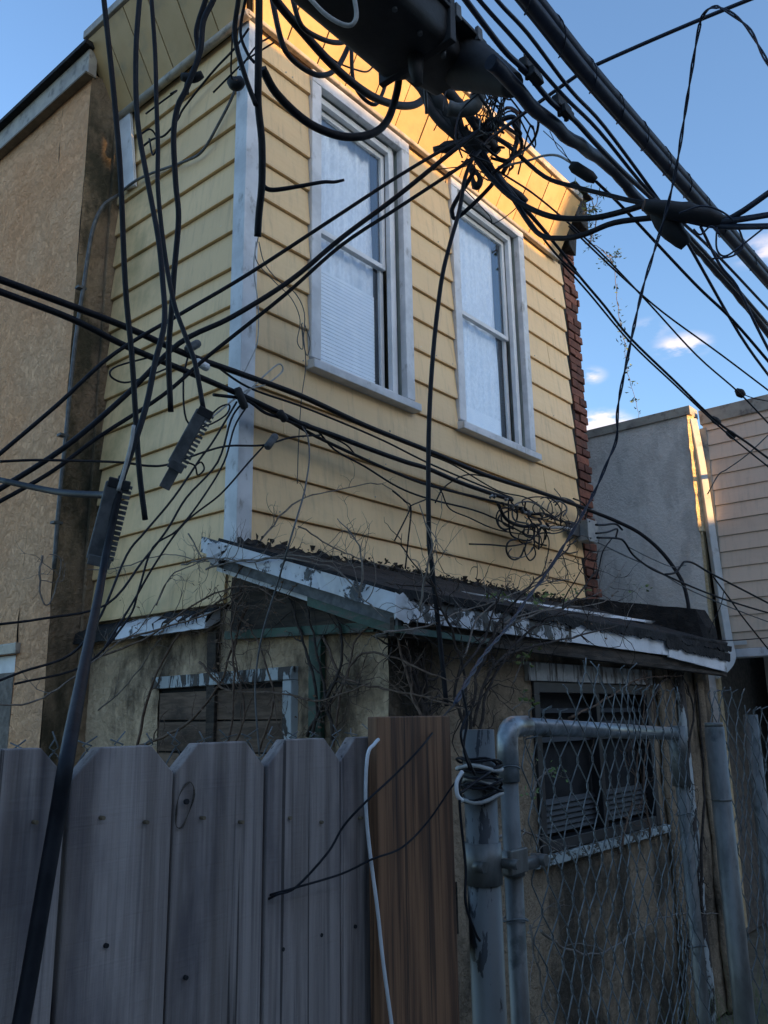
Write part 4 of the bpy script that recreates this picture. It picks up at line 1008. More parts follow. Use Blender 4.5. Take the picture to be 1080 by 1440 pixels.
E1 = [
 ('uppermost of three cables slanting down left from the tangle', .0105, m_blackc, dl([(665, 190), (626, 209), (560, 248), (480, 300), (350, 385), (255, 441), (160, 498), (80, 570), (-20, 655)], 3.7, 2.9), None, G3),
 ('middle of three cables slanting down left from the tangle', .014, m_blackc, dl([(690, 172), (639, 211), (560, 275), (480, 335), (409, 394), (326, 446), (252, 483), (178, 555), (90, 630), (-20, 700)], 3.65, 2.9), None, G3),
 ('lowest of three cables slanting down left from the tangle', .0105, m_blackc, dl([(675, 212), (654, 230), (560, 292), (480, 345), (400, 415), (296, 498), (230, 555), (141, 613), (70, 665), (-20, 716)], 3.65, 2.9), None, G3),
 ('cable sagging from tangle to joint below the eave end, upper one', .0125, m_blackc, dl([(690, 190), (717, 207), (765, 248), (810, 263), (854, 274), (891, 283), (930, 290)], 3.7, 3.0), None, G1),
 ('cable sagging from tangle to joint in front of the eave end, middle one', .016, m_blackc, dl([(670, 225), (690, 250), (724, 281), (773, 304), (828, 307), (880, 296), (925, 281)], 3.7, 3.0), None, G1),
 ('cable sagging lowest from tangle past the right window corner', .0145, m_blackc, dl([(680, 215), (700, 250), (717, 272), (754, 326), (787, 335), (821, 330), (865, 313), (930, 305)], 3.7, 3.0), None, G1),
 ('broad brown cable from the tangle falling right beside the right window', .022, m_blackc, dl([(662, 215), (700, 250), (735, 290), (770, 330), (810, 380)], 3.7, 3.9), .35, G1),
 ('straight cable dropping from the tangle past the eave end', .008, m_blackc, dl([(690, 235), (730, 290), (780, 355), (817, 391)], 3.8, 4.3), None, G1),
 ('thin arc from the tangle to the small splice by the eave end', .007, m_palec, dl([(700, 235), (742, 226), (765, 219), (785, 219), (805, 230)], 3.6, 3.4), None, G1),
 ('paired wire with two kinks running from the eave end to the beige siding', .0095, m_blackc, dl([(800, 368), (817, 391), (850, 430), (887, 476), (950, 537), (1006, 591), (1050, 622), (1085, 648)], 4.2, 5.3), None, G5),
 ('second strand beside the kinked paired wire to the beige siding', .007, m_blackc, dl([(790, 370), (828, 412), (887, 482), (950, 542), (1006, 595), (1050, 632), (1085, 660)], 4.2, 5.2), None, G5),
 ('slim wire falling from the small splice to the right edge', .0085, m_blackc, dl([(838, 255), (880, 296), (976, 398), (1030, 450), (1095, 525)], 3.4, 3.6), None, G5),
 ('slender wire with a knot above the beige parapet', .0065, m_blackc, dl([(700, 240), (760, 280), (839, 350), (910, 424), (980, 500), (1039, 552), (1085, 600)], 3.8, 5.0), None, G5),
 ('higher slender wire forking toward the right edge', .0065, m_blackc, dl([(800, 318), (870, 385), (932, 439), (1013, 498), (1095, 560)], 4.0, 4.8), None, G5),
 ('short whip of wire beyond the knot at the right edge', .004, m_blackc, dl([(1039, 552), (1060, 560), (1090, 566)], 4.85, 4.9), None, G5),
 ('curved shadowed wire crossing the beige siding', .006, m_greyc, dl([(995, 695), (1010, 668), (1022, 660), (1050, 640), (1080, 612)], 6.2, 6.1), None, G5),
 ('long vertical black cable hanging from the tangle to the lean-to roof', .012, m_blackc, pl([(668, 215), (654, 250), (646, 296), (631, 350), (620, 400), (609, 498), (603, 609), (603, 750), (607, 793), (617, 885), (628, 993)], Y(1.74)), None, G3),
]
for lab, r, m_, pts, tp, gr in E1: cable('cable', lab, 'cable', r, m_, pts, gr, taper=tp)
sp = thing('small_splice', 'small black tubular splice beside the tarred eave end', 'splice', at(820, 243, d=3.4))
MB().tube([at(802, 231, d=3.4), at(808, 235, d=3.4), at(830, 249, d=3.4), at(838, 254, d=3.4)], [.014, .024, .024, .014], 10).build('sleeve', m_closure, sp)
for k in range(2): MB().tube([at(802 + k * 3, 229, d=3.4), at(790 - 6 * k, 208, d=3.38), at(764 + k * 9, 184, d=3.35)], .002, 4).build('tie_wire', m_wire, sp)

# twisted drop line that crosses the sky and ends at the fence
pts = [(1100, 125, D(2.4)), (1075, 80, D(2.45)), (1050, 37, D(2.5)), (1013, 11, D(2.55)), (991, 18, D(2.6)), (980, 55, D(2.65)), (961, 174, D(2.75)), (952, 230, D(2.8)), (939, 289, D(2.85)), (921, 350, D(2.9)), (902, 413, D(2.9)), (882, 505, D(2.9)), (869, 572, D(2.95)), (867, 617, D(3.0)), (854, 650, D(3.0)), (835, 694, D(3.0)), (809, 741, D(2.9)), (768, 807, D(2.75)), (742, 841, D(2.6)), (717, 878, D(2.4)), (680, 922, D(2.1)), (657, 959, D(1.85)), (640, 990, D(1.7))]
cable('twisted_drop_line', 'twisted drop line arching from the top right down across the brick column', 'cable', .0055, m_bluec, pts, G5, twist=True, seg=6)
fy = .865
cable('thin_wire', 'thin black wire running down left across the brown board to a picket gap', 'wire', .0024, m_blackc, [(640, 990, D(1.7)), (624, 1007, Y(.95)), (598, 1044, Y(fy)), (557, 1088, Y(fy)), (513, 1129, Y(fy)), (483, 1162, Y(.885)), (461, 1199, Y(.89)), (417, 1247, Y(.9)), (390, 1258, Y(.905)), (374, 1266, Y(.925))], G6)
cable('thin_wire', 'thin black wire rising right from the picket gap to the wire coil', 'wire', .0022, m_blackc, [(374, 1260, Y(.925)), (395, 1254, Y(.905)), (413, 1249, Y(.9)), (480, 1229, Y(.89)), (524, 1208, Y(fy)), (565, 1192, Y(fy)), (602, 1155, Y(fy)), (635, 1107, Y(.85)), (650, 1090, Y(.845))], G6)
cable('white_cord', 'white cord hanging down the fence beside the brown board', 'cord', .0038, m_whitec, [(532, 1040, Y(.88)), (526, 1047, Y(.872)), (517, 1062, Y(.872)), (514, 1121, Y(.875)), (519, 1188, Y(.875)), (531, 1281, Y(.875)), (539, 1355, Y(.875)), (552, 1450, Y(.872)), (565, 1560, Y(.87))])
# coil on the post
zc = at(672, 1095, y=PY).z
coil = thing('wire_coil', 'black and white wires wound in a coil round the painted steel post', 'wire coil', (PX, PY, zc))
random.seed(5)
for k in range(15):
    z_ = zc + (k - 7) * .0042 + random.uniform(-.004, .004); R_ = .031 + random.uniform(0, .010); tl = random.uniform(-.012, .012)
    P = [Vector((PX + R_ * math.cos(a), PY + R_ * math.sin(a), z_ + tl * math.cos(a) + .003 * math.sin(3 * a + k))) for a in [i * math.pi / 10 for i in range(21)]]
    MB().tube(P, (.0036 if k % 5 == 0 else .0022), 6).build('winding', m_palec if k % 5 == 0 else m_blackc, coil)
for pts in ([(668, 1090), (655, 1060), (648, 1030), (660, 1000)], [(690, 1085), (668, 1100), (645, 1115), (650, 1090)], [(645, 1100), (648, 1150), (655, 1220), (655, 1270), (668, 1310), (675, 1323)], [(660, 1080), (652, 1050), (657, 1010), (650, 970)]):
    MB().tube(smooth_path([at(px, py, y=.838) for px, py in pts], 5), .0024, 5).build('loose_end', m_blackc, coil)
MB().tube(smooth_path([at(px, py, y=.838) for px, py in ((650, 1085), (642, 1100), (643, 1118), (650, 1126))], 5), .0036, 5).build('loose_end', m_whitec, coil)

# hanging cables at the left
HB = [
 ('straight cable at far left hanging in front of the stucco, bare end', .0105, [(143, -40), (146, 0), (159, 122), (169, 241), (176, 400), (185, 498), (191, 591), (196, 665), (204, 731)], 2.35, 2.2),
 ('hanging cable that runs down into the longer ribbed closure', .010, [(198, -30), (196, 0), (191, 74), (193, 167), (207, 252), (222, 333), (229, 400), (231, 455), (218, 510), (207, 565), (193, 612), (172, 672)], 2.4, 1.95),
 ('hanging cable that ends in the tilted grey splice', .009, [(212, -30), (213, 0), (218, 74), (220, 148), (222, 207), (222, 267), (231, 352), (244, 424), (259, 468), (274, 510), (286, 576)], 2.5, 2.15),
 ('kinked cable with a blunt end over the left siding', .0115, [(310, -30), (300, 0), (286, 30), (281, 74), (262, 125), (250, 150), (244, 190), (247, 259), (251, 307), (245, 380), (242, 424), (237, 498), (240, 579)], 2.5, 2.4),
 ('short cable beside the kinked one high on the left siding', .011, [(296, -30), (289, 0), (276, 44), (279, 81), (264, 115), (262, 132)], 2.55, 2.55),
 ('short black cable crossing the top of the corner post', .011, [(337, -30), (335, 0), (330, 50), (344, 105), (360, 148)], 2.6, 2.65),
 ('thinner cable behind crossing the corner post top', .007, [(352, -30), (345, 0), (338, 45), (348, 75), (358, 88)], 2.65, 2.65),
]
for lab, r, pts, d0, d1 in HB: cable('hanging_cable', lab, 'cable', r, m_blackc, dl(pts, d0, d1), G2)
cable('siding_cable', 'grey cable curving over the upper left siding toward the stucco', 'cable', .010, m_greyc, [(333, 118, X(XB - .05)), (325, 140, X(XB - .04)), (307, 175, X(XB - .04)), (285, 212, X(XB - .04)), (262, 226, X(XB - .04)), (215, 243, X(XB - .04)), (188, 256, X(XB - .05)), (165, 275, Y(3.93))], G3)
cable('siding_cable', 'black cable crossing the white patch board on the upper left siding', 'cable', .008, m_blackc, [(350, 40, X(XB - .10)), (330, 68, X(XB - .08)), (300, 100, X(XB - .05)), (260, 150, X(XB - .05)), (250, 168, X(XB - .06)), (232, 190, X(XB - .05)), (214, 196, X(XB - .05)), (196, 210, X(XB - .06))], G3)
lump('cable_joint', 'small taped knot on the left siding beside the post top', [(322, 112), (332, 118), (342, 112)], .022, m_closure, 3.2)
lump('cable_joint', 'taped knot tying two hanging cables high on the left siding', [(255, 108), (272, 110), (285, 104)], .014, m_closure, 2.5)
for k, pts in enumerate(([(196, 190), (212, 182), (222, 200), (215, 218), (210, 195)], [(327, 45), (325, 105), (333, 112)], [(300, 130), (335, 95), (350, 82), (385, 60)], [(337, 98), (360, 65), (380, 52)], [(240, 132), (248, 128), (225, 145), (205, 160)])):
    cable('thin_wire', ('coiled thin wire beside the white patch board', 'thin wire falling to the knot left of the post top', 'thin wire crossing the corner post near its top', 'second thin wire crossing the post top toward the eave', 'thin wire under the eave moulding at the upper left')[k], 'wire', .0045, m_blackc, dl(pts, 2.9, 3.0), G6)

# splices with ribbed sides
def ribbed(name, label, a, b_, w_, d, m, tilt=0.0):
    A, B = at(a[0], a[1], d=d), at(b_[0], b_[1], d=d); ax = (B - A); L = ax.length; ax.normalize()
    view = (A - EYE).normalized(); sd = ax.cross(view).normalized(); nv = sd.cross(ax).normalized()
    t = thing(name, label, 'splice', A)
    def bxx(l0, l1, s0, s1, n0, n1, nm, mm, bev=.002):
        ps = [A + ax * l + sd * s + nv * n_ for l in (l0, l1) for (s, n_) in ((s0, n0), (s1, n0), (s1, n1), (s0, n1))]
        return MB().hexa(ps).build(nm, mm, t, bevel=bev)
    bxx(0, L, -w_ * .5, w_ * .18, -w_ * .3, w_ * .3, 'body', m, .004)
    n = int(L / .0115)
    first = None
    for i in range(n):
        l = i * L / n
        o = bxx(l, l + L / n * .55, w_ * .18, w_ * .5, -w_ * .26, w_ * .26, 'rib', m, 0)
    bxx(-.01, .012, -w_ * .42, w_ * .4, -w_ * .33, w_ * .33, 'collar', m_closure); bxx(L - .012, L + .012, -w_ * .42, w_ * .42, -w_ * .33, w_ * .33, 'collar', m)
    return t, A, B, ax, sd, nv
r1 = ribbed('ribbed_splice', 'dark ribbed cable closure at left with a black pole below', (168, 680), (140, 788), .060, 1.95, m_clogrey)
r2 = ribbed('ribbed_splice', 'tilted grey ribbed splice dangling over the left siding', (289, 580), (248, 655), .048, 2.15, m_clogrey)
t2, A2, B2, ax2, sd2, nv2 = r2
ps = [B2 + ax2 * l + sd2 * s + nv2 * n_ for l in (0, .065) for (s, n_) in ((-.014, -.006), (.014, -.006), (.014, .006), (-.014, .006))]
MB().hexa(ps).build('tail_plate', m_clogrey, t2, bevel=.002)
cable('pale_sheath', 'pale curled sheath beside the ribbed closure at left', 'cable', .006, m_palec, dl([(188, 598), (184, 625), (175, 660), (166, 690)], 1.95, 1.93), G2)
cable('hanging_pole', 'thick black cable slanting down from the ribbed closure across the fence', 'cable', .0088, m_blackc, [(172, 670, D(1.95)), (150, 775, D(1.9)), (140, 830, D(1.75)), (118, 940, Y(1.15)), (97, 1050, Y(.90)), (80, 1150, Y(.89)), (60, 1265, Y(.885)), (42, 1370, Y(.88)), (22, 1480, Y(.87))], G2, sides=10)

# cables strung along the facade
yw = 2.70
UPPER = [(-40, 378), (0, 393), (100, 430), (180, 461), (262, 498), (340, 526), (424, 557), (513, 598), (605, 635), (683, 668), (752, 690), (804, 708), (835, 720), (867, 733), (900, 750), (932, 778), (958, 815), (967, 845), (969, 866)]
cable('service_cable', 'upper thick service cable strung from the left edge past the corner to the lean-to curb', 'cable', .0185, m_blackc, [(a, b_, Y(yw if a < 840 else yw - (a - 840) * .004)) for a, b_ in UPPER], G3, sides=9)
LOWER = [(-40, 394), (0, 410), (100, 448), (180, 488), (262, 522), (340, 556), (398, 583), (424, 596), (472, 613), (524, 633), (572, 650), (602, 659), (646, 678), (691, 694), (720, 703)]
cable('service_cable', 'lower thick service cable strung from the left edge to the tangle on the siding', 'cable', .0175, m_blackc, pl(LOWER, Y(yw)), G3, sides=9)
EX = [([(335, 556), (398, 587), (443, 613), (513, 646), (557, 665), (606, 683), (698, 706), (740, 716)], .011, 'sagging cable just under the lower service cable on the siding'),
      ([(300, 512), (350, 545), (420, 570), (480, 594), (540, 620), (600, 650), (660, 676), (720, 700)], .007, 'slim wire between the two service cables'),
      ([(398, 587), (440, 600), (470, 632), (513, 656), (560, 685), (605, 702), (680, 722), (750, 757)], .007, 'slim wire bowing low below the service cables'),
      ([(424, 598), (455, 610), (486, 625), (500, 640)], .006, 'short wire curling off the bundle left of centre'),
      ([(300, 555), (345, 562), (372, 580), (395, 588), (430, 602)], .010, 'taped stretch of the bundle at the corner post'),
      ([(605, 640), (640, 655), (700, 690), (745, 702), (790, 735)], .006, 'slim wire below the upper service cable at right'),
      ([(612, 707), (625, 685), (655, 668), (690, 672), (750, 688)], .006, 'looping wire rising right of the vertical cable'),
      ([(606, 680), (620, 690), (632, 715), (660, 728), (700, 745), (760, 755)], .0055, 'kinked wire dipping right of the vertical cable'),
      ([(555, 760), (575, 720), (577, 712), (590, 706), (605, 700)], .0055, 'bent dark twig-like wire left of the vertical cable'),
      ([(570, 800), (574, 760), (578, 715), (570, 705), (552, 690)], .006, 'wire dropping from the siding to the lean-to roof'),
      ([(0, 649), (60, 647), (167, 650), (207, 655), (237, 653), (289, 635), (322, 627), (370, 626), (410, 615), (450, 612)], .0065, 'level thin wire from the left edge to the small splice'),
      ([(0, 675), (60, 688), (100, 694), (150, 696), (160, 692)], .014, 'thick short cable from the left edge into the ribbed closure'),
      ([(333, 565), (300, 620), (281, 646), (244, 700), (204, 748), (178, 781), (141, 867), (100, 920), (30, 945), (-20, 965)], .006, 'first thin wire fanning down left from the corner post'),
      ([(340, 567), (325, 590), (306, 650), (262, 700), (235, 745), (200, 790), (150, 850), (60, 870), (-20, 880)], .006, 'second thin wire fanning down left from the corner post'),
      ([(348, 570), (330, 600), (315, 650), (285, 700), (250, 745), (215, 770), (195, 830), (180, 870), (120, 935), (20, 962)], .0055, 'third thin wire fanning down left from the corner post'),
      ([(372, 626), (350, 650), (310, 695), (260, 735), (220, 790), (185, 850), (145, 915)], .0055, 'fourth thin wire fanning down left from the small splice'),
      ([(265, 498), (258, 535), (262, 590), (285, 600), (316, 585), (323, 570), (310, 572), (290, 590)], .0055, 'round loop of wire behind the tilted splice'),
      ([(220, 500), (165, 515), (155, 528), (175, 538), (205, 530), (235, 518)], .0055, 'flat loop of wire over the left siding'),
      ([(340, 560), (370, 530), (392, 512), (397, 522), (375, 540), (345, 550), (300, 585), (280, 600)], .0055, 'pale eye-shaped loop at the corner post'),
      ([(274, 655), (283, 650), (287, 660), (278, 668), (274, 655), (262, 650)], .005, 'tiny ring of wire left of the corner post')]
for k, (pts, r, lab) in enumerate(EX):
    pal = 'pale' in lab
    yy = 2.72 if min(p[0] for p in pts) > 300 else None
    if 'ribbed closure' in lab: P_ = dl(pts, 2.6, 1.97)
    elif yy: P_ = pl(pts, Y(yy))
    else:
        P_ = [(a, b_, Y(2.70)) if a > 300 else (a, b_, Y(2.70 if a > 150 else 2.6)) for a, b_ in pts]
    cable('service_wire', lab, 'wire', r, m_palec if pal else m_blackc, P_, G3, sides=6)
for k, (pts, lab) in enumerate((([(244, 640), (232, 652), (205, 668)], 'x'),)): pass
cable('thin_wire', 'long grey wire hanging from the bundle down past the boarded window', 'wire', .0048, m_greyc, [(425, 600, Y(2.68)), (433, 615, Y(2.6)), (435, 645, Y(2.5)), (431, 676, Y(2.3)), (426, 700, Y(2.2)), (411, 750, Y(2.1)), (391, 818, X(2.05)), (372, 880, X(2.05)), (362, 930, X(2.05)), (359, 980, X(2.05)), (365, 1063, X(2.05))], G6)
cable('thin_wire', 'pale thin wire dangling on the siding left of the window', 'wire', .004, m_palec, pl([(360, 340), (357, 380), (363, 430), (362, 480), (350, 510), (340, 530)], Y(2.74)), G6)
cable('thin_wire', 'fine wires hanging off the cut cable end by the window', 'wire', .0032, m_greyc, pl([(363, 333), (360, 365), (385, 395), (410, 420), (422, 450), (418, 480), (426, 490), (424, 455), (430, 510), (424, 560), (420, 620), (418, 680)], Y(2.74)), G6)
cable('thin_wire', 'thin looping wire on the siding at the left window edge', 'wire', .0035, m_greyc, pl([(364, 340), (372, 370), (392, 395), (415, 412), (428, 440), (427, 480), (432, 500), (436, 480), (428, 455)], Y(2.73)), G6)
# connectors on the bundle
for k, (a, b_, lab) in enumerate((((262, 492), (280, 482), 'left grey connector on the upper service cable'), ((275, 508), (293, 518), 'shiny connector between the service cables'), ((388, 612), (375, 630), 'small splice hanging under the bundle right of the corner post'), ((333, 545), (345, 575), 'tape wrap gripping the bundle at the corner post'), ((392, 578), (402, 592), 'tape wrap on the bundle above the small splice'))):
    o = MB().tube([at(*a, y=2.68), at((a[0] * .9 + b_[0] * .1), (a[1] * .9 + b_[1] * .1), y=2.68), at((a[0] * .1 + b_[0] * .9), (a[1] * .1 + b_[1] * .9), y=2.68), at(*b_, y=2.68)], [.012, .018, .018, .012], 8).build('cable_connector', (m_clogrey, m_alum, m_clogrey, m_closure, m_closure)[k]); tag(o, lab, 'connector', 'connectors on the service cables')

# utility box and its rat's nest
qb = at(822, 749, y=2.78)
ub = thing('utility_box', 'grey square utility box mounted low on the brick column', 'utility box', qb)
bxw = .078
MB().box((qb.x - bxw, 2.72, qb.z - .075), (qb.x + bxw, 2.80, qb.z + .075)).build('body', m_boxgrey, ub, bevel=.004)
MB().box((qb.x - bxw - .006, 2.708, qb.z - .082), (qb.x + bxw + .006, 2.7185, qb.z + .082)).build('lid', m_boxgrey, ub, bevel=.003)
for sx in (-1, 1):
    for sz in (-1, 1):
        c0 = Vector((qb.x + sx * .062, 2.706, qb.z + sz * .062)); MB().tube([c0, c0 + Vector((0, -.008, 0))], .007, 8).build('screw', m_galvb, ub)
MB().box((qb.x - bxw - .16, 2.77, qb.z - .045), (qb.x - bxw - .01, 2.80, qb.z + .05)).build('mount_plate', m_clogrey, ub, bevel=.003)
nest = thing('wire_nest', 'messy nest of looped black wires left of the grey utility box', 'wire nest', at(750, 735, y=2.7))
random.seed(33)
for k in range(30):
    cx, cy = random.gauss(752, 30), random.gauss(733, 20)
    a0 = random.uniform(0, 6.3); Rx, Ry = random.uniform(6, 28), random.uniform(5, 22); yy = 2.7 + random.uniform(-.08, .03)
    pts = [at(cx + math.cos(a0 + i * .75) * Rx * (1 + .25 * random.random()), cy + math.sin(a0 + i * .75) * Ry + 2 * i, y=yy + .02 * math.sin(i)) for i in range(random.randint(4, 8))]
    MB().tube(smooth_path(pts, 4), random.choice((.0035, .0045, .006)), 5).build('wire_loop', random.choice((m_blackc, m_blackc, m_closure, m_greyc)), nest)
for k in range(14):
    a = (690 + k * 6 + random.uniform(-6, 6), 698 + k * 2.5 + random.uniform(-5, 5)); c0 = at(*a, y=2.66)
    MB().tube([c0, c0 + Vector((random.uniform(-.02, .02), -.01, random.uniform(-.02, .02))), c0 + Vector((random.uniform(.01, .04), 0, random.uniform(-.02, .02)))], .008, 6).build('connector', random.choice((m_clogrey, m_galvb, m_closure)), nest)
for pts, r in (([(700, 708), (712, 730), (735, 740), (760, 738)], .011), ([(755, 738), (775, 742), (790, 742), (806, 745)], .010), ([(715, 705), (716, 740), (722, 755), (745, 760), (752, 745), (742, 725)], .006), ([(742, 758), (738, 775), (745, 788), (753, 780), (750, 765)], .005), ([(660, 765), (690, 766), (715, 768), (735, 765), (748, 762)], .005), ([(760, 738), (772, 760), (768, 790), (762, 808)], .004), ([(806, 737), (780, 730), (765, 722), (762, 730)], .006), ([(806, 755), (790, 770), (798, 778), (812, 776)], .005)):
    MB().tube(smooth_path([at(px, py, y=2.68) for px, py in pts], 5), r, 6).build('wire_loop', m_palec if r == .010 else m_blackc, nest)
WR = [([(838, 738), (850, 738), (866, 737), (875, 745)], .008, 'upper short wire leaving the right side of the utility box', m_blackc),
      ([(838, 750), (855, 748), (868, 744), (866, 756)], .007, 'lower short wire leaving the right side of the utility box', m_blackc),
      ([(840, 756), (868, 757), (878, 762), (890, 780), (907, 794), (920, 802), (934, 808), (963, 821), (1005, 838), (1047, 852), (1095, 866)], .008, 'wire from the utility box sagging across to the beige house', m_blackc),
      ([(841, 763), (880, 782), (920, 800), (963, 826), (1005, 845), (1047, 862), (1095, 880)], .005, 'thinner parallel wire below the sagging one to the beige house', m_greyc),
      ([(885, 770), (915, 785), (945, 797), (965, 795)], .004, 'faint wire joining the hook on the render wall', m_greyc),
      ([(934, 808), (950, 805), (958, 795), (963, 790), (975, 792), (997, 805), (1026, 820), (1057, 836), (1095, 856)], .009, 'wire hooking up and over beside the downspout', m_blackc),
      ([(1003, 811), (1026, 842), (1047, 871), (1090, 925)], .007, 'straight dark wire crossing the beige siding downward', m_blackc),
      ([(1018, 830), (1014, 850), (1005, 870), (997, 890)], .004, 'thin wire beside the downspout going to the curb', m_blackc),
      ([(1000, 901), (1040, 900), (1090, 896)], .005, 'thin level wire at the foot of the beige siding', m_blackc),
      ([(860, 758), (848, 775), (842, 800), (838, 815)], .005, 'wire dropping from the utility box in front of the bricks', m_blackc)]
for pts, r, lab, m_ in WR:
    cable('service_wire', lab, 'wire', r, m_, [(a, b_, D(4.3 + (max(a, 840) - 840) * .007)) for a, b_ in pts], G5)
for k, (px, py, dd) in enumerate(((1006, 591, 5.0), (1027, 610, 5.1), (1040, 552, 4.85))):
    o = lump('wire_clamp', '', [(px - 5, py - 4), (px, py), (px + 6, py + 5)], .022, m_closure, dd, parent=None)
    tag(o, ('first clamp on the kinked wire above the downspout', 'second clamp on the kinked wire above the downspout', 'clamp where the slender wire forks above the beige parapet')[k], 'clamp', 'clamps on the sky wires')

# ------------------------------------------------------------------ vines and sprigs
def sprig_leaves(P, n, size, rnd, m=m_leaf):
    mb = MB()
    for k in range(n):
        p = P[rnd.randrange(len(P))] + Vector((rnd.gauss(0, size * .5), rnd.gauss(0, size * .5), rnd.gauss(0, size * .5)))
        d = Vector((rnd.gauss(0, 1), rnd.gauss(0, 1), rnd.gauss(0, .7))).normalized(); s = d.orthogonal().normalized() * size * rnd.uniform(.25, .4); L = size * rnd.uniform(.7, 1.3)
        nn_ = d.cross(s).normalized() * size * .12
        mb.add([p, p + d * L * .5 + s + nn_, p + d * L, p + d * L * .5 - s + nn_, p + d * L * .5], [(0, 1, 4), (1, 2, 4), (2, 3, 4), (3, 0, 4)])
    return mb
m_dead = mat('dead_curled_leaf', (.10, .055, .03), (.17, .10, .055), 20, .8)
def vine(label, main, plane, r, m, nb=8, blen=.3, seed=0, name='bare_vine', off=0.02, leaves=0, group='bare vines climbing over the lean-to', lsz=.02, axis=None, sub=True):
    blen *= .85; r *= .9
    rnd = random.Random(seed); mb = MB(); tips = []
    for pts in main:
        P = smooth_path([at(a, b_, **(plane if not isinstance(plane, str) else {})) for a, b_ in pts], 6)
        P = [p + Vector((.008 * noise.noise(p * 23), .012 * noise.noise(p * 17), .008 * noise.noise(p * 29))) for p in P]
        n = len(P); mb.tube(P, [r * (1 - .55 * i / n) * (1 + .25 * noise.noise(p * 60)) for i, p in enumerate(P)], 6)
        tips += P[n // 3:]
        def branch(p, d, L, rr, depth):
            Q = [p]; st = 9
            for i in range(st):
                d = (d + Vector((rnd.gauss(0, .28) * (0 if axis == 'x' else 1), rnd.gauss(0, .28) * (0 if axis == 'y' else 1) , rnd.gauss(0, .28)))).normalized()
                if axis == 'x': d.x = rnd.uniform(-.18, .18)
                if axis == 'y': d.y = rnd.uniform(-.18, .18)
                Q.append(Q[-1] + d * (L / st))
            mb.tube(Q, [rr * (1 - .7 * i / st) for i in range(st + 1)], 5)
            tips.extend(Q[4:])
            if depth and sub:
                for _ in range(2):
                    j = rnd.randrange(2, st); dd = (d + Vector((rnd.gauss(0, .6) * (0 if axis == 'x' else 1), rnd.gauss(0, .6) * (0 if axis == 'y' else 1), rnd.gauss(0, .6)))).normalized(); branch(Q[j], dd, L * rnd.uniform(.3, .6), rr * .55, depth - 1)
        for _ in range(nb):
            j = rnd.randrange(1, n - 1); t = (P[j + 1] - P[j - 1]).normalized()
            d = (t * .5 + Vector((rnd.gauss(0, .7) * (0.1 if axis == 'x' else 1), rnd.gauss(0, .7) * (.1 if axis == 'y' else 1), rnd.gauss(0.1, .6)))).normalized()
            branch(P[j], d, blen * rnd.uniform(.4, 1.2), r * rnd.uniform(.3, .55), 1)
    if leaves:
        t = thing(name, label, 'vine', P[0], group); mb.build('stem', m, t)
        sprig_leaves(tips, leaves, lsz, rnd).build('leaves', m_leaf if 'leafy' in name else m_dead, t)
    else: tag(mb.build(name, m), label, 'vine', group)
PL = dict(x=XB - .05); PF = dict(y=YF - .06); PR = dict(x=XB - .17)
vine('brown vine climbing left of the boarded window up to the roof corner', [[(190, 1060), (215, 960), (260, 880), (300, 850), (345, 830), (380, 830)], [(195, 1050), (260, 1020), (310, 960), (330, 900), (350, 850)]], dict(x=XB - .06), .0075, m_vine, 10, .28, 1, axis='x')
vine('tangled vine stems bunched at the left end of the lean-to rake', [[(120, 930), (200, 900), (290, 840), (355, 825), (400, 850)], [(320, 1050), (330, 960), (325, 880), (345, 830)], [(150, 905), (240, 880), (300, 860), (340, 835)]], dict(x=XB - .10), .006, m_vine, 12, .3, 2, axis='x', leaves=70, lsz=.018)
vine('vine stems hanging over the boarded window', [[(325, 1055), (345, 1000), (330, 920), (345, 850)], [(365, 1055), (385, 980), (360, 900), (330, 860)], [(280, 930), (320, 970), (400, 975), (450, 985), (520, 960)]], dict(x=XB - .07), .006, m_vine, 9, .25, 3, axis='x', leaves=50, lsz=.016)
vine('dark vine running up beside the green post', [[(440, 1040), (445, 970), (425, 900), (410, 850), (395, 830)], [(470, 1040), (455, 960), (440, 890), (430, 850)], [(430, 1035), (470, 960), (480, 900), (470, 860)]], dict(x=XB - .05), .008, m_vinedark, 8, .2, 4, axis='x')
vine('brown vine fanning over the cream stucco corner', [[(470, 1050), (480, 970), (510, 920), (560, 925), (600, 945), (640, 960)], [(460, 1000), (490, 950), (500, 900), (530, 870)], [(455, 895), (480, 950), (540, 970), (600, 980), (660, 1000)], [(590, 1010), (575, 960), (560, 900), (550, 860)]], dict(x=XB - .045), .006, m_vine, 9, .22, 5, axis='x')
vine('thick dark vine trunk just right of the stucco corner', [[(600, 1040), (590, 980), (575, 930), (555, 880)], [(585, 1030), (600, 980), (590, 930), (560, 885)], [(610, 1030), (575, 950), (562, 890)]], PF, .013, m_vinedark, 12, .2, 6, axis='y')
vine('bare shrub stems rising in front of the lean-to fascia', [[(660, 1050), (665, 980), (690, 900), (720, 850), (770, 800), (810, 760)], [(650, 1040), (655, 960), (640, 900), (620, 850), (600, 800)], [(670, 1040), (690, 960), (740, 890), (800, 850), (840, 800)], [(655, 1030), (640, 960), (680, 900), (700, 840)], [(665, 1020), (700, 930), (790, 900), (870, 880)]], dict(y=1.72), .0075, m_vinedark, 12, .38, 7, group='bare vines climbing over the lean-to', leaves=0)
vine('pale dry stems arching over the torn front roof edge', [[(690, 900), (720, 870), (790, 850), (850, 830), (880, 790)], [(650, 930), (680, 860), (760, 820), (800, 815)], [(700, 890), (760, 860), (840, 850), (870, 830)], [(540, 890), (600, 880), (680, 850), (740, 840)]], dict(y=1.74), .0045, m_vineold, 10, .3, 8, leaves=50, lsz=.02)
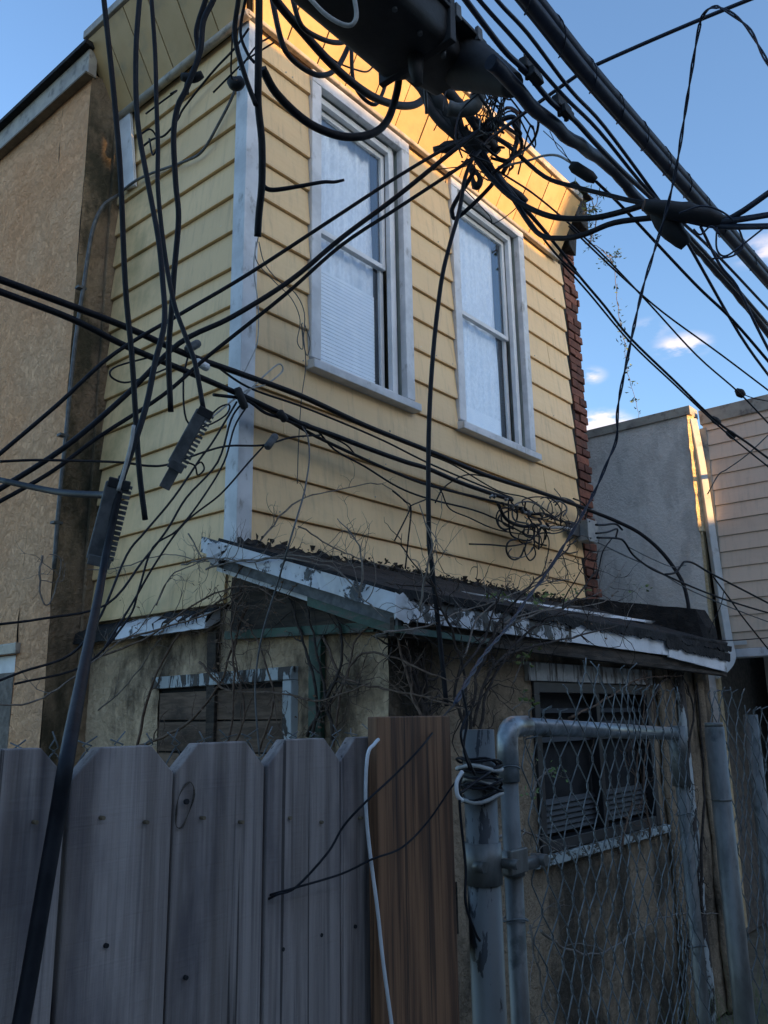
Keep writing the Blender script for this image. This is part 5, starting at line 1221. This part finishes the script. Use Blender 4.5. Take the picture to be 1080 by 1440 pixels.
vine('long grey runner stems trailing along the rake top', [[(290, 800), (330, 790), (400, 785), (470, 800), (510, 840), (545, 870)], [(255, 795), (300, 785), (350, 790), (410, 780), (480, 795)], [(505, 840), (510, 790), (500, 760), (475, 730)], [(590, 860), (600, 800), (606, 760), (590, 710)]], dict(x=XB - .15), .0048, m_vineold, 9, .25, 9, axis='x')
vine('thin vine twigs spread over the lower yellow siding', [[(360, 770), (410, 710), (470, 690), (530, 680), (565, 700), (580, 720)], [(420, 740), (470, 770), (520, 790), (600, 810), (660, 830)]], dict(y=YA - .06), .0045, m_vineold, 7, .2, 10, axis='y')
vine('bare vine twigs on the left siding above the ledge', [[(220, 850), (240, 810), (285, 790), (300, 790)], [(95, 800), (160, 800), (230, 780), (285, 790)], [(140, 1000), (180, 960), (230, 890), (260, 830)], [(265, 750), (285, 785), (300, 790)]], dict(x=XB - .05), .0042, m_vineold, 7, .2, 12, axis='x')
vine('long dry runner crossing the stucco in front of the left window', [[(-20, 990), (40, 990), (100, 955), (150, 915), (200, 880), (235, 820)], [(60, 780), (55, 830), (70, 850), (85, 790), (70, 780)]], dict(y=3.3), .005, m_vineold, 4, .25, 13)
vine('vine trunk peeling up the right end of the front wall', [[(955, 1440), (975, 1250), (965, 1100), (975, 1000), (960, 950)], [(990, 1430), (985, 1250), (990, 1100), (980, 960)], [(880, 1060), (905, 1010), (930, 960), (950, 945)]], PF, .012, m_vinedark, 10, .25, 14, axis='y')
vine('vine stems woven over the dark front window', [[(870, 1200), (890, 1120), (900, 1040), (910, 960)], [(800, 1010), (850, 985), (900, 955), (960, 950)], [(915, 1180), (905, 1090), (920, 1000), (905, 950)]], dict(y=YF - .08), .007, m_vine, 11, .25, 15, axis='y')
vine('long bare stem looping low behind the gate mesh', [[(760, 1310), (800, 1335), (850, 1340), (900, 1305), (950, 1285), (1010, 1285)], [(690, 1180), (740, 1170), (790, 1200)], [(745, 1300), (760, 1380), (790, 1450)]], dict(y=1.5), .005, m_vineold, 8, .22, 16)
vine('small leafy stem growing up beside the gate stile', [[(748, 1140), (752, 1090), (742, 1060), (750, 1030)], [(745, 1120), (765, 1085), (775, 1080)]], dict(y=1.3), .003, m_vineold, 3, .09, 17, name='leafy_vine', leaves=22, lsz=.016, group='leafy vine shoots')
vine('fresh green sprigs sprouting on the tar above the front roof edge', [[(700, 860), (712, 840), (720, 835)], [(790, 850), (815, 830), (830, 825)], [(740, 860), (765, 842), (770, 832)], [(880, 870), (893, 845), (900, 825)], [(800, 880), (812, 895), (820, 905)], [(690, 850), (705, 840), (700, 838)]], dict(y=2.0), .0022, m_vineold, 3, .06, 18, name='leafy_vine', leaves=80, lsz=.03, group='leafy vine shoots')
vine('small green leaves in the shrub under the fascia', [[(722, 960), (735, 930), (750, 905)], [(720, 1000), (735, 985), (740, 970)]], dict(y=1.75), .003, m_vineold, 3, .08, 19, name='leafy_vine', leaves=36, lsz=.026, group='leafy vine shoots')
vine('leafy vine clump on the tarred end of the eave', [[(828, 345), (838, 310), (830, 275), (815, 262)], [(820, 300), (836, 290), (842, 270)]], dict(y=2.5), .006, m_vineold, 6, .10, 20, name='leafy_vine', leaves=90, lsz=.045, group='leafy vine shoots')
vine('slender leafy vine trailing down against the sky beside the bricks', [[(822, 340), (845, 350), (862, 372), (866, 400), (870, 440), (878, 480), (882, 520), (893, 560), (901, 600), (903, 607)], [(845, 352), (858, 360), (872, 362)]], dict(y=2.9), .004, m_vineold, 4, .10, 22, name='leafy_vine', leaves=150, lsz=.042, group='leafy vine shoots', sub=False)
# debris line of moss on the tar collar
rnd = random.Random(3); mb = MB()
for k in range(650):
    x = XB + rnd.random() ** .9 * (XR - XB); p = Vector((x, YA - .05 - rnd.random() * .06, 2.40 + rnd.uniform(-.03, .03)))
    s = rnd.uniform(.006, .02); mb.add([p + Vector((rnd.uniform(-s, s), rnd.uniform(-s, s), rnd.uniform(-s, s))) for _ in range(4)], [(0, 1, 2), (0, 2, 3), (0, 3, 1), (1, 3, 2)])
mb.build('roof_debris', m_moss, kind='stuff')
rnd = random.Random(9); mb = MB()
for k in range(1500):
    p = Vector((rnd.uniform(1.2, 5.5), rnd.uniform(1.2, 1.95), rnd.uniform(0, .12))); d = Vector((rnd.gauss(0, .4), rnd.gauss(0, .4), 1)).normalized() * rnd.uniform(.05, .35)
    mb.add([p, p + Vector((.006, 0, 0)), p + d], [(0, 1, 2)])
mb.build('weeds', m_leaf, kind='stuff')
